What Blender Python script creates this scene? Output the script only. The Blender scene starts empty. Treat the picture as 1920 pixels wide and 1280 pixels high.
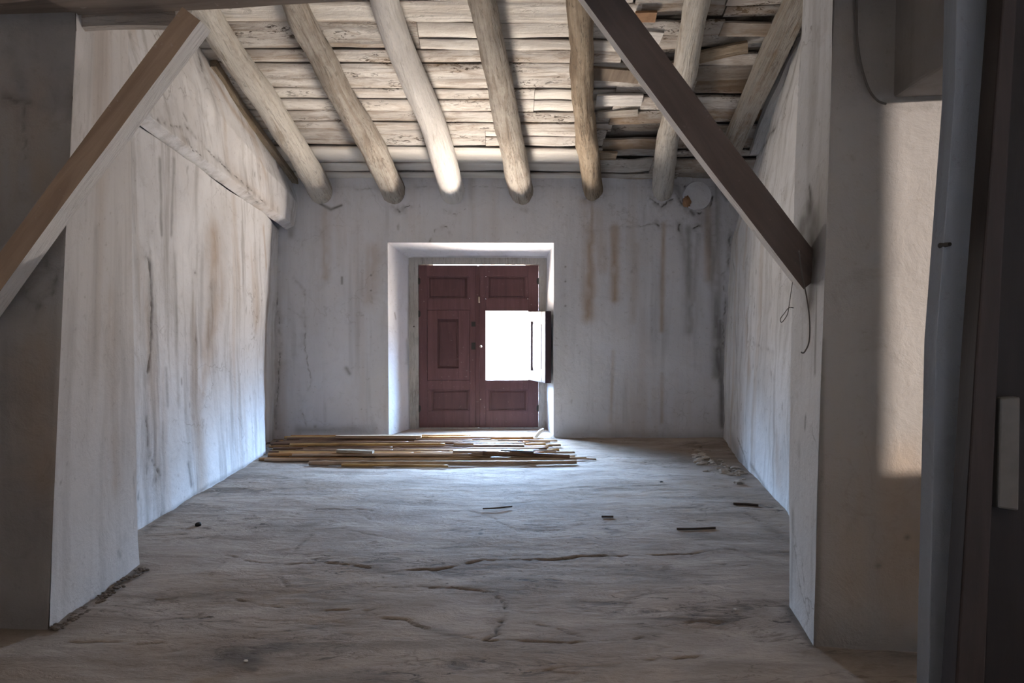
import bpy, bmesh, math, random
import numpy as np
from mathutils import Vector, Matrix, Euler

C = bpy.context.scene.collection
scn = bpy.context.scene
random.seed(7)

# ------------------------------------------------------------------ camera
F = 1387.0
CAM = Vector((0.0, 0.0, 1.30))
cam_rot = Euler((math.radians(90 - 2.023), 0.0, math.radians(-1.074)), 'XYZ')
cd = bpy.data.cameras.new('camera'); cam = bpy.data.objects.new('camera', cd); C.objects.link(cam)
cam.location = CAM; cam.rotation_euler = cam_rot
cd.sensor_width = 36.0; cd.lens = F / 1920.0 * 36.0; cd.clip_start = 0.05; cd.clip_end = 200
scn.camera = cam
RM = cam_rot.to_matrix(); RN = np.array(RM)

# ------------------------------------------------------------------ view
scn.view_settings.view_transform = 'Standard'
scn.view_settings.look = 'None'
scn.view_settings.gamma = 1.0
scn.view_settings.use_curve_mapping = False
scn.view_settings.exposure = -0.36

# ------------------------------------------------------------------ world: daylight outside
FRONT_SKY = 420.0
REAR_SKY = 3.0
w = bpy.data.worlds.new('daylight'); scn.world = w; w.use_nodes = True
nt = w.node_tree; nt.nodes.clear()
tc = nt.nodes.new('ShaderNodeTexCoord'); sx = nt.nodes.new('ShaderNodeSeparateXYZ')
nt.links.new(tc.outputs['Generated'], sx.inputs[0])
mr = nt.nodes.new('ShaderNodeMapRange'); mr.inputs['From Min'].default_value = -1; mr.inputs['From Max'].default_value = 1
nt.links.new(sx.outputs['Z'], mr.inputs['Value'])
cr = nt.nodes.new('ShaderNodeValToRGB'); e = cr.color_ramp.elements
e[0].position = 0.0; e[0].color = (1.0, 0.86, 0.72, 1)
e[1].position = 1.0; e[1].color = (0.50, 0.70, 1.0, 1)
for p, c in ((0.25, (1.0, 0.86, 0.72, 1)), (0.47, (1.0, 0.90, 0.80, 1)), (0.52, (0.86, 0.90, 1.0, 1)), (0.57, (0.60, 0.77, 1.0, 1)), (0.64, (0.42, 0.65, 1.0, 1))):
    q = e.new(p); q.color = c
nt.links.new(mr.outputs[0], cr.inputs[0])
mr2 = nt.nodes.new('ShaderNodeMapRange'); mr2.inputs['From Min'].default_value = -0.2; mr2.inputs['From Max'].default_value = 0.2
mr2.inputs['To Min'].default_value = REAR_SKY; mr2.inputs['To Max'].default_value = FRONT_SKY
nt.links.new(sx.outputs['Y'], mr2.inputs['Value'])
# sky behind the camera is dimmed and warmed to keep the foreground fill low
mr3 = nt.nodes.new('ShaderNodeMapRange'); mr3.inputs['From Min'].default_value = -0.2; mr3.inputs['From Max'].default_value = 0.2
nt.links.new(sx.outputs['Y'], mr3.inputs['Value'])
mxw = nt.nodes.new('ShaderNodeMix'); mxw.data_type = 'RGBA'
nt.links.new(mr3.outputs[0], mxw.inputs[0]); mxw.inputs[6].default_value = (1.0, 0.92, 0.86, 1)
nt.links.new(cr.outputs[0], mxw.inputs[7])
fc = nt.nodes.new('ShaderNodeFloatCurve'); cvm = fc.mapping; cv = cvm.curves[0]
cv.points[0].location = (0, 1.0); cv.points[1].location = (1, 1.0)
for p_ in ((.12, .85), (.25, .50), (.36, .27), (.46, .20), (.53, .20), (.575, .30), (.64, .78), (.70, 1.0)): cv.points.new(*p_)
cvm.update()
nt.links.new(mr.outputs[0], fc.inputs['Value'])
ms = nt.nodes.new('ShaderNodeMath'); ms.operation = 'MULTIPLY'
mr4 = nt.nodes.new('ShaderNodeMapRange'); mr4.inputs['From Min'].default_value = -0.6; mr4.inputs['From Max'].default_value = 0.6
mr4.inputs['To Min'].default_value = 0.75; mr4.inputs['To Max'].default_value = 1.45
nt.links.new(sx.outputs['X'], mr4.inputs['Value'])
ms0 = nt.nodes.new('ShaderNodeMath'); ms0.operation = 'MULTIPLY'; nt.links.new(mr4.outputs[0], ms0.inputs[0]); nt.links.new(mr2.outputs[0], ms0.inputs[1])
nt.links.new(fc.outputs[0], ms.inputs[0]); nt.links.new(ms0.outputs[0], ms.inputs[1])
bg = nt.nodes.new('ShaderNodeBackground'); wo = nt.nodes.new('ShaderNodeOutputWorld')
nt.links.new(mxw.outputs[2], bg.inputs[0]); nt.links.new(ms.outputs[0], bg.inputs[1]); nt.links.new(bg.outputs[0], wo.inputs[0])

# low sun through the side room's window, behind the camera on the right
sd = bpy.data.lights.new('sun', 'SUN'); sun = bpy.data.objects.new('sun', sd); C.objects.link(sun)
sd.energy = 8.0; sd.color = (1.0, 0.89, 0.80); sd.angle = math.radians(0.8)
sun_dir = Vector((-1.0, 1.2, -0.07)).normalized()
sun.rotation_euler = sun_dir.to_track_quat('-Z', 'Y').to_euler(); sun.location = (8, -6, 4)

def portal(name, loc, sx_, sz_, direction):
    d = bpy.data.lights.new(name, 'AREA'); o = bpy.data.objects.new(name, d); C.objects.link(o)
    d.shape = 'RECTANGLE'; d.size = sx_; d.size_y = sz_; d.cycles.is_portal = True
    o.location = loc
    o.rotation_euler = Vector(direction).to_track_quat('-Z', 'Z').to_euler()
portal('hatch_portal', (0.095, 8.24, 0.975), 0.50, 0.80, (0, -1, 0))
portal('rear_fill_portal', (-0.6, -3.32, 1.5), 1.0, 1.2, (0, 1, 0))
portal('side_portal', (4.25, 0.03, 1.735), 1.18, 1.73, (-1, 0, 0))

# ------------------------------------------------------------------ pixel to place
def ray(px, py):
    return (RM @ Vector(((px - 960) / F, -(py - 640) / F, -1.0)))
def at(px, py, Y):
    d = ray(px, py); return CAM + d * ((Y - CAM.y) / d.y)
def fl(px, py, z=0.0):
    d = ray(px, py); return CAM + d * ((z - CAM.z) / d.z)
def onplane(px, py, p, n):
    d = ray(px, py); return CAM + d * ((Vector(p) - CAM).dot(n) / d.dot(n))
def proj(P):
    q = (P - np.array(CAM)) @ RN
    z = np.minimum(q[:, 2], -1e-4)
    return np.stack([960 + F * q[:, 0] / -z, 640 - F * q[:, 1] / -z], 1)

SL = 0.374
CE0 = Vector((0, 7.8, 2.74))                    # eaves line of the boarding
NRM = Vector((0, -SL, -1)).normalized()         # faces the room
UPS = Vector((0, -1, SL)).normalized()          # up the slope, towards the camera
def oncei(px, py, off=0.0):
    return onplane(px, py, CE0 + NRM * off, NRM)

# ------------------------------------------------------------------ noise
def _h(ix, iy, iz, s):
    n = (ix * 374761393 + iy * 668265263 + iz * 2147483647 + s * 1274126177) & 0xffffffff
    n = ((n ^ (n >> 13)) * 1274126177) & 0xffffffff
    n = ((n ^ (n >> 16)) * 2246822519) & 0xffffffff
    return ((n ^ (n >> 15)) & 0xffff) / 65535.0
def vnoise(P, s=0):
    P = np.asarray(P, float); i = np.floor(P).astype(np.int64); f = P - i; f = f * f * (3 - 2 * f)
    r = 0
    for a in (0, 1):
        for b in (0, 1):
            for c in (0, 1):
                wgt = (f[:, 0] if a else 1 - f[:, 0]) * (f[:, 1] if b else 1 - f[:, 1]) * (f[:, 2] if c else 1 - f[:, 2])
                r = r + wgt * _h(i[:, 0] + a, i[:, 1] + b, i[:, 2] + c, s)
    return r * 2 - 1
def fbm(P, sc, o=4, s=0):
    P = np.asarray(P, float) * np.asarray(sc, float); r = 0; a = 1.0; t = 0
    for k in range(o):
        r = r + a * vnoise(P * 2 ** k + 17.3 * k, s + k); t += a; a *= 0.5
    return r / t

# ------------------------------------------------------------------ materials
def newmat(name):
    m = bpy.data.materials.new(name); m.use_nodes = True; t = m.node_tree; t.nodes.clear()
    o = t.nodes.new('ShaderNodeOutputMaterial'); b = t.nodes.new('ShaderNodeBsdfPrincipled')
    t.links.new(b.outputs[0], o.inputs[0]); b.inputs['Specular IOR Level'].default_value = 0.25
    return m, t, b
def coords(t, scale=(1, 1, 1)):
    a = t.nodes.new('ShaderNodeTexCoord'); m = t.nodes.new('ShaderNodeMapping'); m.inputs['Scale'].default_value = scale
    t.links.new(a.outputs['Object'], m.inputs[0]); return m.outputs[0]
def noise(t, vec, sc, det=4, rough=0.6, dist=0.0):
    n = t.nodes.new('ShaderNodeTexNoise'); n.inputs['Scale'].default_value = sc; n.inputs['Detail'].default_value = det
    n.inputs['Roughness'].default_value = rough; n.inputs['Distortion'].default_value = dist
    t.links.new(vec, n.inputs['Vector']); return n.outputs['Fac']
def rng(t, v, a, b, c=0.0, d=1.0):
    n = t.nodes.new('ShaderNodeMapRange'); n.inputs['From Min'].default_value = a; n.inputs['From Max'].default_value = b
    n.inputs['To Min'].default_value = c; n.inputs['To Max'].default_value = d; t.links.new(v, n.inputs[0]); return n.outputs[0]
def mth(t, op, a, b):
    n = t.nodes.new('ShaderNodeMath'); n.operation = op
    for k, v in ((0, a), (1, b)):
        if hasattr(v, 'links'): t.links.new(v, n.inputs[k])
        else: n.inputs[k].default_value = v
    return n.outputs[0]
def mix(t, f, a, b, mode='MIX'):
    n = t.nodes.new('ShaderNodeMix'); n.data_type = 'RGBA'; n.blend_type = mode
    if hasattr(f, 'links'): t.links.new(f, n.inputs[0])
    else: n.inputs[0].default_value = f
    for k, v in ((6, a), (7, b)):
        if hasattr(v, 'links'): t.links.new(v, n.inputs[k])
        else: n.inputs[k].default_value = (*v, 1)
    return n.outputs[2]
def bump(t, b, h, s, d):
    n = t.nodes.new('ShaderNodeBump'); n.inputs['Strength'].default_value = s; n.inputs['Distance'].default_value = d
    t.links.new(h, n.inputs['Height']); t.links.new(n.outputs[0], b.inputs['Normal'])

def plaster(name, base, worn, streak=0.5, blotch=0.5, crack=0.35, off=0.0, ochre=(0.33, 0.20, 0.09), aniso=1.0, bs=0.45):
    m, t, b = newmat(name)
    v = coords(t, (1, aniso, 1)); vs = coords(t, (5.0, 5.0, 0.45))
    big = noise(t, v, 0.9 + off, 5, 0.62); st = noise(t, vs, 1.4, 5, 0.65, 0.3); fine = noise(t, v, 26, 5, 0.7); mid = noise(t, v, 5.0, 6, 0.7, 0.6)
    c = mix(t, rng(t, big, 0.38, 0.66, 0, blotch), base, worn)
    c = mix(t, rng(t, st, 0.50, 0.74, 0, streak), c, tuple(x * 0.62 for x in worn))
    c = mix(t, rng(t, mid, 0.56, 0.74, 0, 0.45), c, tuple(x * 0.8 for x in worn))
    c = mix(t, rng(t, fine, 0.60, 0.78, 0, 0.5), c, (0.16, 0.14, 0.12))
    # hairline cracks
    vo = t.nodes.new('ShaderNodeTexVoronoi'); vo.feature = 'DISTANCE_TO_EDGE'; vo.inputs['Scale'].default_value = 1.5
    dn = t.nodes.new('ShaderNodeTexNoise'); dn.inputs['Scale'].default_value = 2.2; dn.inputs['Detail'].default_value = 5; t.links.new(v, dn.inputs['Vector'])
    ad = t.nodes.new('ShaderNodeVectorMath'); ad.operation = 'MULTIPLY_ADD'; ad.inputs[1].default_value = (0.9, 0.9, 0.9)
    t.links.new(dn.outputs['Color'], ad.inputs[0]); t.links.new(v, ad.inputs[2]); t.links.new(ad.outputs[0], vo.inputs['Vector'])
    ln = rng(t, vo.outputs['Distance'], 0.0, 0.012, 1.0, 0.0)
    gate = rng(t, noise(t, v, 1.7, 2), 0.52, 0.62, 0, crack)
    c = mix(t, mth(t, 'MULTIPLY', ln, gate), c, (0.10, 0.085, 0.07))
    at_ = t.nodes.new('ShaderNodeAttribute'); at_.attribute_name = 'marks'; sp = t.nodes.new('ShaderNodeSeparateColor'); t.links.new(at_.outputs['Color'], sp.inputs[0])
    c = mix(t, sp.outputs[1], c, ochre)
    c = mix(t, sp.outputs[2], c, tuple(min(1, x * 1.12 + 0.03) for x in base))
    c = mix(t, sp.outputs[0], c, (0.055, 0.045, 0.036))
    t.links.new(c, b.inputs['Base Color']); b.inputs['Roughness'].default_value = 0.88
    hh = mth(t, 'ADD', mth(t, 'MULTIPLY', mid, 1.0), mth(t, 'MULTIPLY', fine, 0.35))
    if aniso > 1:      # trodden mortar: flaking, dark pits and crumbs drawn out across the room
        g2 = noise(t, coords(t, (2.2, 6.5, 1)), 1.3, 8, 0.72, 1.0); pit = noise(t, coords(t, (7, 16, 1)), 1.6, 5, 0.7, .8); gt = noise(t, coords(t, (.8, 1.6, 1)), 1.1, 3, .5)
        c = mix(t, mth(t, 'MULTIPLY', rng(t, g2, .52, .62), rng(t, gt, .42, .60, .15, .9)), c, (.15, .12, .10))
        c = mix(t, mth(t, 'MULTIPLY', rng(t, pit, .58, .64), rng(t, gt, .45, .6, .1, .9)), c, (.07, .055, .045))
        t.links.new(c, b.inputs['Base Color']); hh = mth(t, 'SUBTRACT', hh, mth(t, 'ADD', mth(t, 'MULTIPLY', g2, 1.6), mth(t, 'MULTIPLY', pit, .6)))
    bump(t, b, hh, bs, 0.02)
    return m

def limewood(name, paint, wood, bare=0.4, axis=2, dark=0.5, sc=1.0, tint=0.0):
    """whitewashed timber, worn along the grain"""
    m, t, b = newmat(name)
    s = [9.0, 9.0, 9.0]; s[axis] = 0.7
    s2 = [16.0, 16.0, 16.0]; s2[axis] = 1.6
    v = coords(t); vg = coords(t, tuple(x * sc for x in s)); vc = coords(t, tuple(x * sc for x in s2))
    g = noise(t, vg, 1.6, 6, 0.7, 0.8); big = noise(t, v, 1.6, 5, 0.7); f = noise(t, vc, 1.8, 5, 0.75, 1.6); chip = noise(t, vc, 1.1, 8, 0.8, 2.5)
    oi = t.nodes.new('ShaderNodeObjectInfo')
    lvl = mth(t, 'ADD', mth(t, 'MULTIPLY', g, 0.6), mth(t, 'MULTIPLY', big, 0.6))
    c = mix(t, rng(t, lvl, 0.72 - bare * 0.30, 0.80 - bare * 0.16, 0, 0.9), paint, wood)
    c = mix(t, rng(t, big, 0.45, 0.7, 0, 0.5), c, tuple(x * 0.72 for x in paint))
    c = mix(t, rng(t, chip, 0.55, 0.60, 0, dark), c, (0.07, 0.055, 0.045))
    c = mix(t, rng(t, f, 0.57, 0.63, 0, dark), c, (0.05, 0.04, 0.03))
    if tint:
        at_ = t.nodes.new('ShaderNodeAttribute'); at_.attribute_name = 'marks'; sp = t.nodes.new('ShaderNodeSeparateColor'); t.links.new(at_.outputs['Color'], sp.inputs[0])
        c = mix(t, sp.outputs[1], c, (0.30, 0.19, 0.10)); c = mix(t, sp.outputs[0], c, (0.07, 0.055, 0.045))
        c = mix(t, sp.outputs[2], c, tuple(min(1, x * 1.15) for x in paint))
    t.links.new(c, b.inputs['Base Color']); b.inputs['Roughness'].default_value = 0.8
    bump(t, b, mth(t, 'ADD', g, mth(t, 'MULTIPLY', f, 0.8)), 0.9, 0.02)
    return m

def wood(name, col, col2, rough=0.55, axis=2, sc=1.0, fl_=0.35):
    m, t, b = newmat(name); s = [10.0 * sc] * 3; s[axis] = 0.9
    vg = coords(t, tuple(s)); v = coords(t)
    g = noise(t, vg, 1.5, 6, 0.7, 0.7); big = noise(t, v, 2.0, 4); fine = noise(t, v, 30, 3)
    c = mix(t, rng(t, g, 0.35, 0.65), col, col2)
    c = mix(t, rng(t, big, 0.45, 0.7, 0, 0.45), c, tuple(x * 0.6 for x in col))
    c = mix(t, rng(t, fine, 0.66, 0.75, 0, fl_), c, (0.45, 0.40, 0.36))
    t.links.new(c, b.inputs['Base Color']); b.inputs['Roughness'].default_value = rough
    bump(t, b, g, 0.3, 0.004)
    return m
def plain(name, col, rough=0.6, metal=0.0, var=0.15):
    m, t, b = newmat(name); v = coords(t); n = noise(t, v, 14, 4)
    c = mix(t, rng(t, n, 0.35, 0.65), tuple(x * (1 - var) for x in col), col)
    t.links.new(c, b.inputs['Base Color']); b.inputs['Roughness'].default_value = rough; b.inputs['Metallic'].default_value = metal
    return m

WH = (0.70, 0.685, 0.665)
M_back = plaster('limewash_back', (0.72, 0.735, 0.79), (0.56, 0.56, 0.585), 0.25, 0.5, 0.2)
M_left = plaster('limewash_left', (0.71, 0.715, 0.74), (0.46, 0.435, 0.42), 0.85, 0.45, 0.4, 0.3)
M_right = plaster('limewash_right', (0.75, 0.765, 0.79), (0.50, 0.485, 0.465), 0.6, 0.5, 0.5, 0.2)
M_pier = plaster('limewash_pier', (0.62, 0.60, 0.595), (0.47, 0.445, 0.43), 0.45, 0.5, 0.1, 0.1)
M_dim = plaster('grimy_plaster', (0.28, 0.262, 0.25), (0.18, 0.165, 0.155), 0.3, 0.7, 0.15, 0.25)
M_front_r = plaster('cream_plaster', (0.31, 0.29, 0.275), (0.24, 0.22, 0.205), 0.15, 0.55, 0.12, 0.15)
M_floor = plaster('mortar_floor', (0.45, 0.385, 0.335), (0.265, 0.212, 0.178), 0.0, 0.85, 0.6, 0.5, (0.27, 0.19, 0.12), 2.0, .6)
M_jamb = plaster('grey_jamb_plaster', (0.34, 0.38, 0.44), (0.26, 0.29, 0.33), 0.4, 0.5, 0.0)
def boards_mat():
    m, t, b = newmat('whitewashed_boards'); v = coords(t)
    g = noise(t, coords(t, (.8, 9, 9)), 1.5, 6, .65, .6); big = noise(t, coords(t, (1.2, 2.2, 2.2)), 1.3, 5, .65); med = noise(t, coords(t, (2.5, 7, 7)), 1.6, 5, .7, .8)
    chip = noise(t, coords(t, (9, 20, 20)), 1.5, 6, .72, 1.2); gate = noise(t, coords(t, (1.5, 4.5, 4.5)), 1.2, 3, .5)
    c = mix(t, rng(t, big, .40, .62, 0, .8), (.64, .625, .60), (.43, .40, .375))
    c = mix(t, rng(t, med, .50, .64, 0, .65), c, (.31, .26, .22)); c = mix(t, rng(t, g, .54, .64, 0, .6), c, (.26, .20, .15))
    c = mix(t, mth(t, 'MULTIPLY', rng(t, chip, .53, .57), rng(t, gate, .50, .60)), c, (.06, .05, .042))
    c = mix(t, rng(t, chip, .66, .70, 0, .7), c, (.09, .07, .055))
    at_ = t.nodes.new('ShaderNodeAttribute'); at_.attribute_name = 'marks'; sp = t.nodes.new('ShaderNodeSeparateColor'); t.links.new(at_.outputs['Color'], sp.inputs[0])
    c = mix(t, sp.outputs[2], c, (.76, .74, .70)); c = mix(t, mth(t, 'MULTIPLY', sp.outputs[1], rng(t, big, .3, .6)), c, (.27, .18, .105)); c = mix(t, sp.outputs[0], c, (.06, .047, .038))
    t.links.new(c, b.inputs['Base Color']); b.inputs['Roughness'].default_value = .85
    bump(t, b, mth(t, 'SUBTRACT', g, mth(t, 'MULTIPLY', chip, .5)), .7, .015); return m
M_board = boards_mat()
M_raft = [limewood('whitewashed_pole', (0.58, 0.555, 0.51), (0.34, 0.27, 0.20), 0.35, 2, 0.35),
          limewood('worn_pole', (0.44, 0.405, 0.36), (0.21, 0.16, 0.12), 0.55, 2, 0.5),
          limewood('clean_pole', (0.72, 0.70, 0.68), (0.5, 0.45, 0.40), 0.10, 2, 0.2),
          limewood('bare_pole', (0.38, 0.31, 0.23), (0.19, 0.13, 0.08), 0.60, 2, 0.6),
          limewood('grey_squared_timber', (0.42, 0.39, 0.35), (0.26, 0.19, 0.12), 0.5, 2, 0.4)]
M_brace_tan = wood('tan_timber', (0.36, 0.255, 0.175), (0.25, 0.17, 0.115), 0.8)
M_brace_dark = wood('dark_timber', (0.105, 0.080, 0.068), (0.070, 0.052, 0.045), 0.8, fl_=.15)
M_white_edge = limewood('pale_edge', (0.86, 0.83, 0.80), (0.70, 0.64, 0.58), 0.0, 2, 0.15)
M_beam = wood('grey_brown_beam', (0.23, 0.185, 0.145), (0.15, 0.115, 0.09), 0.85, 0)
M_shut = wood('oxblood_shutter_paint', (0.15, 0.075, 0.078), (0.105, 0.052, 0.055), 0.42)
M_shut_d = wood('oxblood_panel_paint', (0.115, 0.056, 0.058), (0.082, 0.040, 0.042), 0.42)
M_hatch = wood('hatch_paint_darkened_for_daylight', (0.034, 0.022, 0.025), (0.026, 0.017, 0.019), 0.5, fl_=0)  # shutter paint darkened so the daylit leaf does not burn out
M_hatch_p = wood('hatch_panel_daylight_tone', (0.10, 0.075, 0.082), (0.08, 0.06, 0.066), 0.5, fl_=0)  # panel coloured lighter than its frame to stand for the daylight on it
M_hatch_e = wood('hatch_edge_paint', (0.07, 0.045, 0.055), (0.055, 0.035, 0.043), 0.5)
M_frame = limewood('limed_frame', (0.50, 0.48, 0.455), (0.30, 0.27, 0.24), 0.35, 2, 0.3)
M_iron = plain('old_iron', (0.06, 0.055, 0.05), 0.6, 0.6)
M_brass = plain('worn_brass', (0.65, 0.55, 0.42), 0.4, 0.7)
M_cord = plain('grey_cord', (0.11, 0.10, 0.09), 0.8)
M_black = plain('black_lump', (0.012, 0.012, 0.012), 0.7)
M_door = wood('near_black_door', (0.012, 0.009, 0.009), (0.008, 0.006, 0.006), 0.75, fl_=0.0)
M_doorf = wood('brown_black_door_frame', (0.028, 0.020, 0.018), (0.018, 0.013, 0.012), 0.75, fl_=0.0)
M_pale = plain('pale_grey_paint', (0.075, 0.07, 0.064), 0.7)
M_clay = plain('orange_clay', (0.36, 0.21, 0.12), 0.8, 0, 0.3)
M_rub = plaster('mortar_rubble', (0.42, 0.36, 0.30), (0.25, 0.20, 0.16), 0, 0.8, 0)
M_rub2 = plaster('dark_rubble', (0.19, 0.155, 0.13), (0.11, 0.09, 0.075), 0, 0.8, 0)
M_twig = plain('dark_twig', (0.07, 0.05, 0.04), 0.8)
M_chip = plain('pale_plaster_chip', (0.75, 0.72, 0.68), 0.8)
def cane_mat(name, a, b_):
    m, t, b = newmat(name); s = coords(t, (3, 30, 30)); v = coords(t)
    c = mix(t, rng(t, noise(t, s, 1.0, 5, 0.7), 0.35, 0.68), a, b_)
    c = mix(t, rng(t, noise(t, v, 3.0, 3), 0.5, 0.7, 0, 0.7), c, tuple(x * 0.35 for x in b_))
    t.links.new(c, b.inputs['Base Color']); b.inputs['Roughness'].default_value = 0.5; return m
M_cane = [cane_mat('ochre_cane', (0.44, 0.225, 0.08), (0.27, 0.125, 0.045)), cane_mat('brown_cane', (0.20, 0.105, 0.055), (0.11, 0.058, 0.034)),
          cane_mat('bleached_cane', (0.46, 0.335, 0.225), (0.30, 0.19, 0.12)), cane_mat('yellow_cane', (0.46, 0.28, 0.10), (0.31, 0.175, 0.065))]

# ------------------------------------------------------------------ object helpers
def tag(o, label=None, cat=None, group=None, kind=None):
    if label: o['label'] = label
    if cat: o['category'] = cat
    if group: o['group'] = group
    if kind: o['kind'] = kind
    return o
def empty(name, loc, rot=None):
    o = bpy.data.objects.new(name, None); C.objects.link(o); o.location = loc
    if rot is not None: o.rotation_euler = rot
    o.empty_display_size = 0.1; return o
def link(name, me, m, parent=None, smooth=False):
    o = bpy.data.objects.new(name, me); C.objects.link(o)
    for k in (m if isinstance(m, (list, tuple)) else [m]): me.materials.append(k)
    if parent: o.parent = parent
    if smooth:
        me.polygons.foreach_set('use_smooth', [True] * len(me.polygons))
    return o
def bm_obj(name, bm, m, parent=None, smooth=False, bev=0.0):
    me = bpy.data.meshes.new(name); bmesh.ops.recalc_face_normals(bm, faces=bm.faces); bm.to_mesh(me); bm.free()
    o = link(name, me, m, parent, smooth)
    if bev:
        b = o.modifiers.new('bevel', 'BEVEL'); b.width = bev; b.segments = 2; b.limit_method = 'ANGLE'
    return o
def bx(bm, x0, x1, y0, y1, z0, z1, M=None, mi=0):
    vs = [bm.verts.new((x, y, z)) for z in (z0, z1) for x, y in ((x0, y0), (x1, y0), (x1, y1), (x0, y1))]
    if M is not None:
        for v in vs: v.co = M @ v.co
    for q in ((3, 2, 1, 0), (4, 5, 6, 7), (0, 1, 5, 4), (1, 2, 6, 5), (2, 3, 7, 6), (3, 0, 4, 7)):
        f = bm.faces.new([vs[k] for k in q]); f.material_index = mi
    return vs

def net(ctrl, nu, nv):
    """ctrl[row][col] of points, bilinear between them -> (nv,nu,3); cols spaced by index"""
    A = np.array([[tuple(p) for p in r] for r in ctrl], float); R, K = A.shape[:2]
    def lin(A, n, axis):
        L = A.shape[axis]; pos = np.linspace(0, L - 1, n); i = np.minimum(pos.astype(int), L - 2); f = pos - i
        a = np.take(A, i, axis); b = np.take(A, i + 1, axis); sh = [1] * A.ndim; sh[axis] = n; f = f.reshape(sh)
        return a * (1 - f) + b * f
    return lin(lin(A, nu, 1), nv, 0)

def seg_dist(P, a, b):
    ab = b - a; L = max(float(ab @ ab), 1e-9); t = np.clip(((P - a) @ ab) / L, 0, 1)
    return np.linalg.norm(P - (a + t[:, None] * ab), axis=1)
def marks_on(P, marks, seed=0, minw=.0055):
    """marks: (channel, width in metres, strength, [pixel points], soft)"""
    out = np.zeros((len(P), 4), np.float32); out[:, 3] = 1; cut = np.zeros(len(P))
    if not marks: return out, cut
    pp = proj(P)
    jit = fbm(P, (9, 9, 9), 3, 31 + seed); jit2 = fbm(P, (30, 30, 30), 2, 57 + seed)
    st = fbm(P, (14, 14, 1.0), 3, 77 + seed); gate = fbm(P, (2.5, 2.5, 2.5), 2, 99 + seed)
    WPv = P + .030 * np.stack([fbm(P, (5, 5, 5), 3, 401 + seed), fbm(P, (5, 5, 5), 3, 411 + seed), fbm(P, (5, 5, 5), 3, 421 + seed)], 1) \
            + .012 * np.stack([jit2, fbm(P, (24, 24, 24), 2, 431 + seed), fbm(P, (26, 26, 26), 2, 441 + seed)], 1)
    for mk in marks:
        ch, wd, s, pts = mk[:4]; soft = len(mk) > 4 and mk[4]
        W = [P[np.argmin((pp[:, 0] - x) ** 2 + (pp[:, 1] - y) ** 2)] for x, y in pts]
        if len(W) == 1: W = W * 2
        W = np.array(W); lo = W.min(0) - wd * 4 - 0.1; hi = W.max(0) + wd * 4 + 0.1
        k = np.where(np.all((P > lo) & (P < hi), axis=1))[0]
        if not len(k): continue
        Q = P[k] if soft else WPv[k]; d = np.full(len(k), 9.0)
        for a, b in zip(W[:-1], W[1:]): d = np.minimum(d, seg_dist(Q, a, b))
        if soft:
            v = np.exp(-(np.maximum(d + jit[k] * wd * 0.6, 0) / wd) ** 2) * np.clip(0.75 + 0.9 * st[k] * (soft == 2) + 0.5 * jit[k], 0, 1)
        else:
            dd = d
            ww = 0.55 * wd * np.clip(0.9 + gate[k] * 1.3, 0.35, 1.7); ww = np.maximum(ww, minw); v = np.clip(1.25 - dd / ww, 0, 1)
            if ch == 0: cut[k] = np.maximum(cut[k], v * s)
            v = np.maximum(v, 0.42 * np.exp(-(dd / (2.6 * wd)) ** 2) * np.clip(0.5 + gate[k] * 1.2 + jit2[k], 0, 1))
        out[k, ch] = np.maximum(out[k, ch], v * s)
    return out, cut

def patch(name, G, m, normal, amp=0.02, marks=None, boxes=(), depth=0.012, seed=0, hole=None, soft_edge=None, low=1.0, extra=None):
    nv, nu = G.shape[:2]; P = G.reshape(-1, 3).copy(); n = np.array(Vector(normal).normalized())
    d = amp * (fbm(P, (low, low, low), 4, seed) + 0.22 * fbm(P, (7, 7, 7), 4, seed + 9))
    if soft_edge is not None: d = d * soft_edge.reshape(-1)
    col, cut = marks_on(P, marks, seed, .0055 if name != 'floor' else .009)
    if extra is not None:
        ed_, dr_, oc_ = extra(P); d = d + ed_
        col[:, 0] = np.maximum(col[:, 0], dr_); col[:, 1] = np.maximum(col[:, 1], oc_)
    P = P + n * (d - cut * depth)[:, None]
    idx = np.arange(nv * nu).reshape(nv, nu)
    q = np.stack([idx[:-1, :-1], idx[:-1, 1:], idx[1:, 1:], idx[1:, :-1]], -1).reshape(-1, 4)
    if hole is not None:
        q = q[~hole.reshape(-1)]
    # turn faces to look along the normal
    a, b, c = P[q[len(q) // 2][0]], P[q[len(q) // 2][1]], P[q[len(q) // 2][3]]
    if np.dot(np.cross(b - a, c - a), n) < 0: q = q[:, ::-1]
    V = [P]; Q = [q]; base = len(P); cols = [col]
    for b_ in boxes:
        x0, x1, y0, y1, z0, z1 = b_
        bv = np.array([(x, y, z) for z in (z0, z1) for x, y in ((x0, y0), (x1, y0), (x1, y1), (x0, y1))])
        V.append(bv); Q.append(np.array(((3, 2, 1, 0), (4, 5, 6, 7), (0, 1, 5, 4), (1, 2, 6, 5), (2, 3, 7, 6), (3, 0, 4, 7))) + base)
        cc = np.zeros((8, 4), np.float32); cc[:, 3] = 1; cols.append(cc); base += 8
    V = np.concatenate(V); Q = np.concatenate(Q); cols = np.concatenate(cols)
    me = bpy.data.meshes.new(name); me.vertices.add(len(V)); me.vertices.foreach_set('co', V.ravel())
    me.loops.add(Q.size); me.polygons.add(len(Q))
    me.loops.foreach_set('vertex_index', Q.ravel().astype(np.int32)); me.polygons.foreach_set('loop_start', np.arange(len(Q), dtype=np.int32) * 4)
    me.update(calc_edges=True); me.validate()
    ca = me.attributes.new('marks', 'FLOAT_COLOR', 'POINT'); ca.data.foreach_set('color', cols.ravel())
    sm = np.zeros(len(me.polygons), bool); sm[:len(q)] = True; me.polygons.foreach_set('use_smooth', sm)
    return tag(link(name, me, m), kind='structure')

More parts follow.
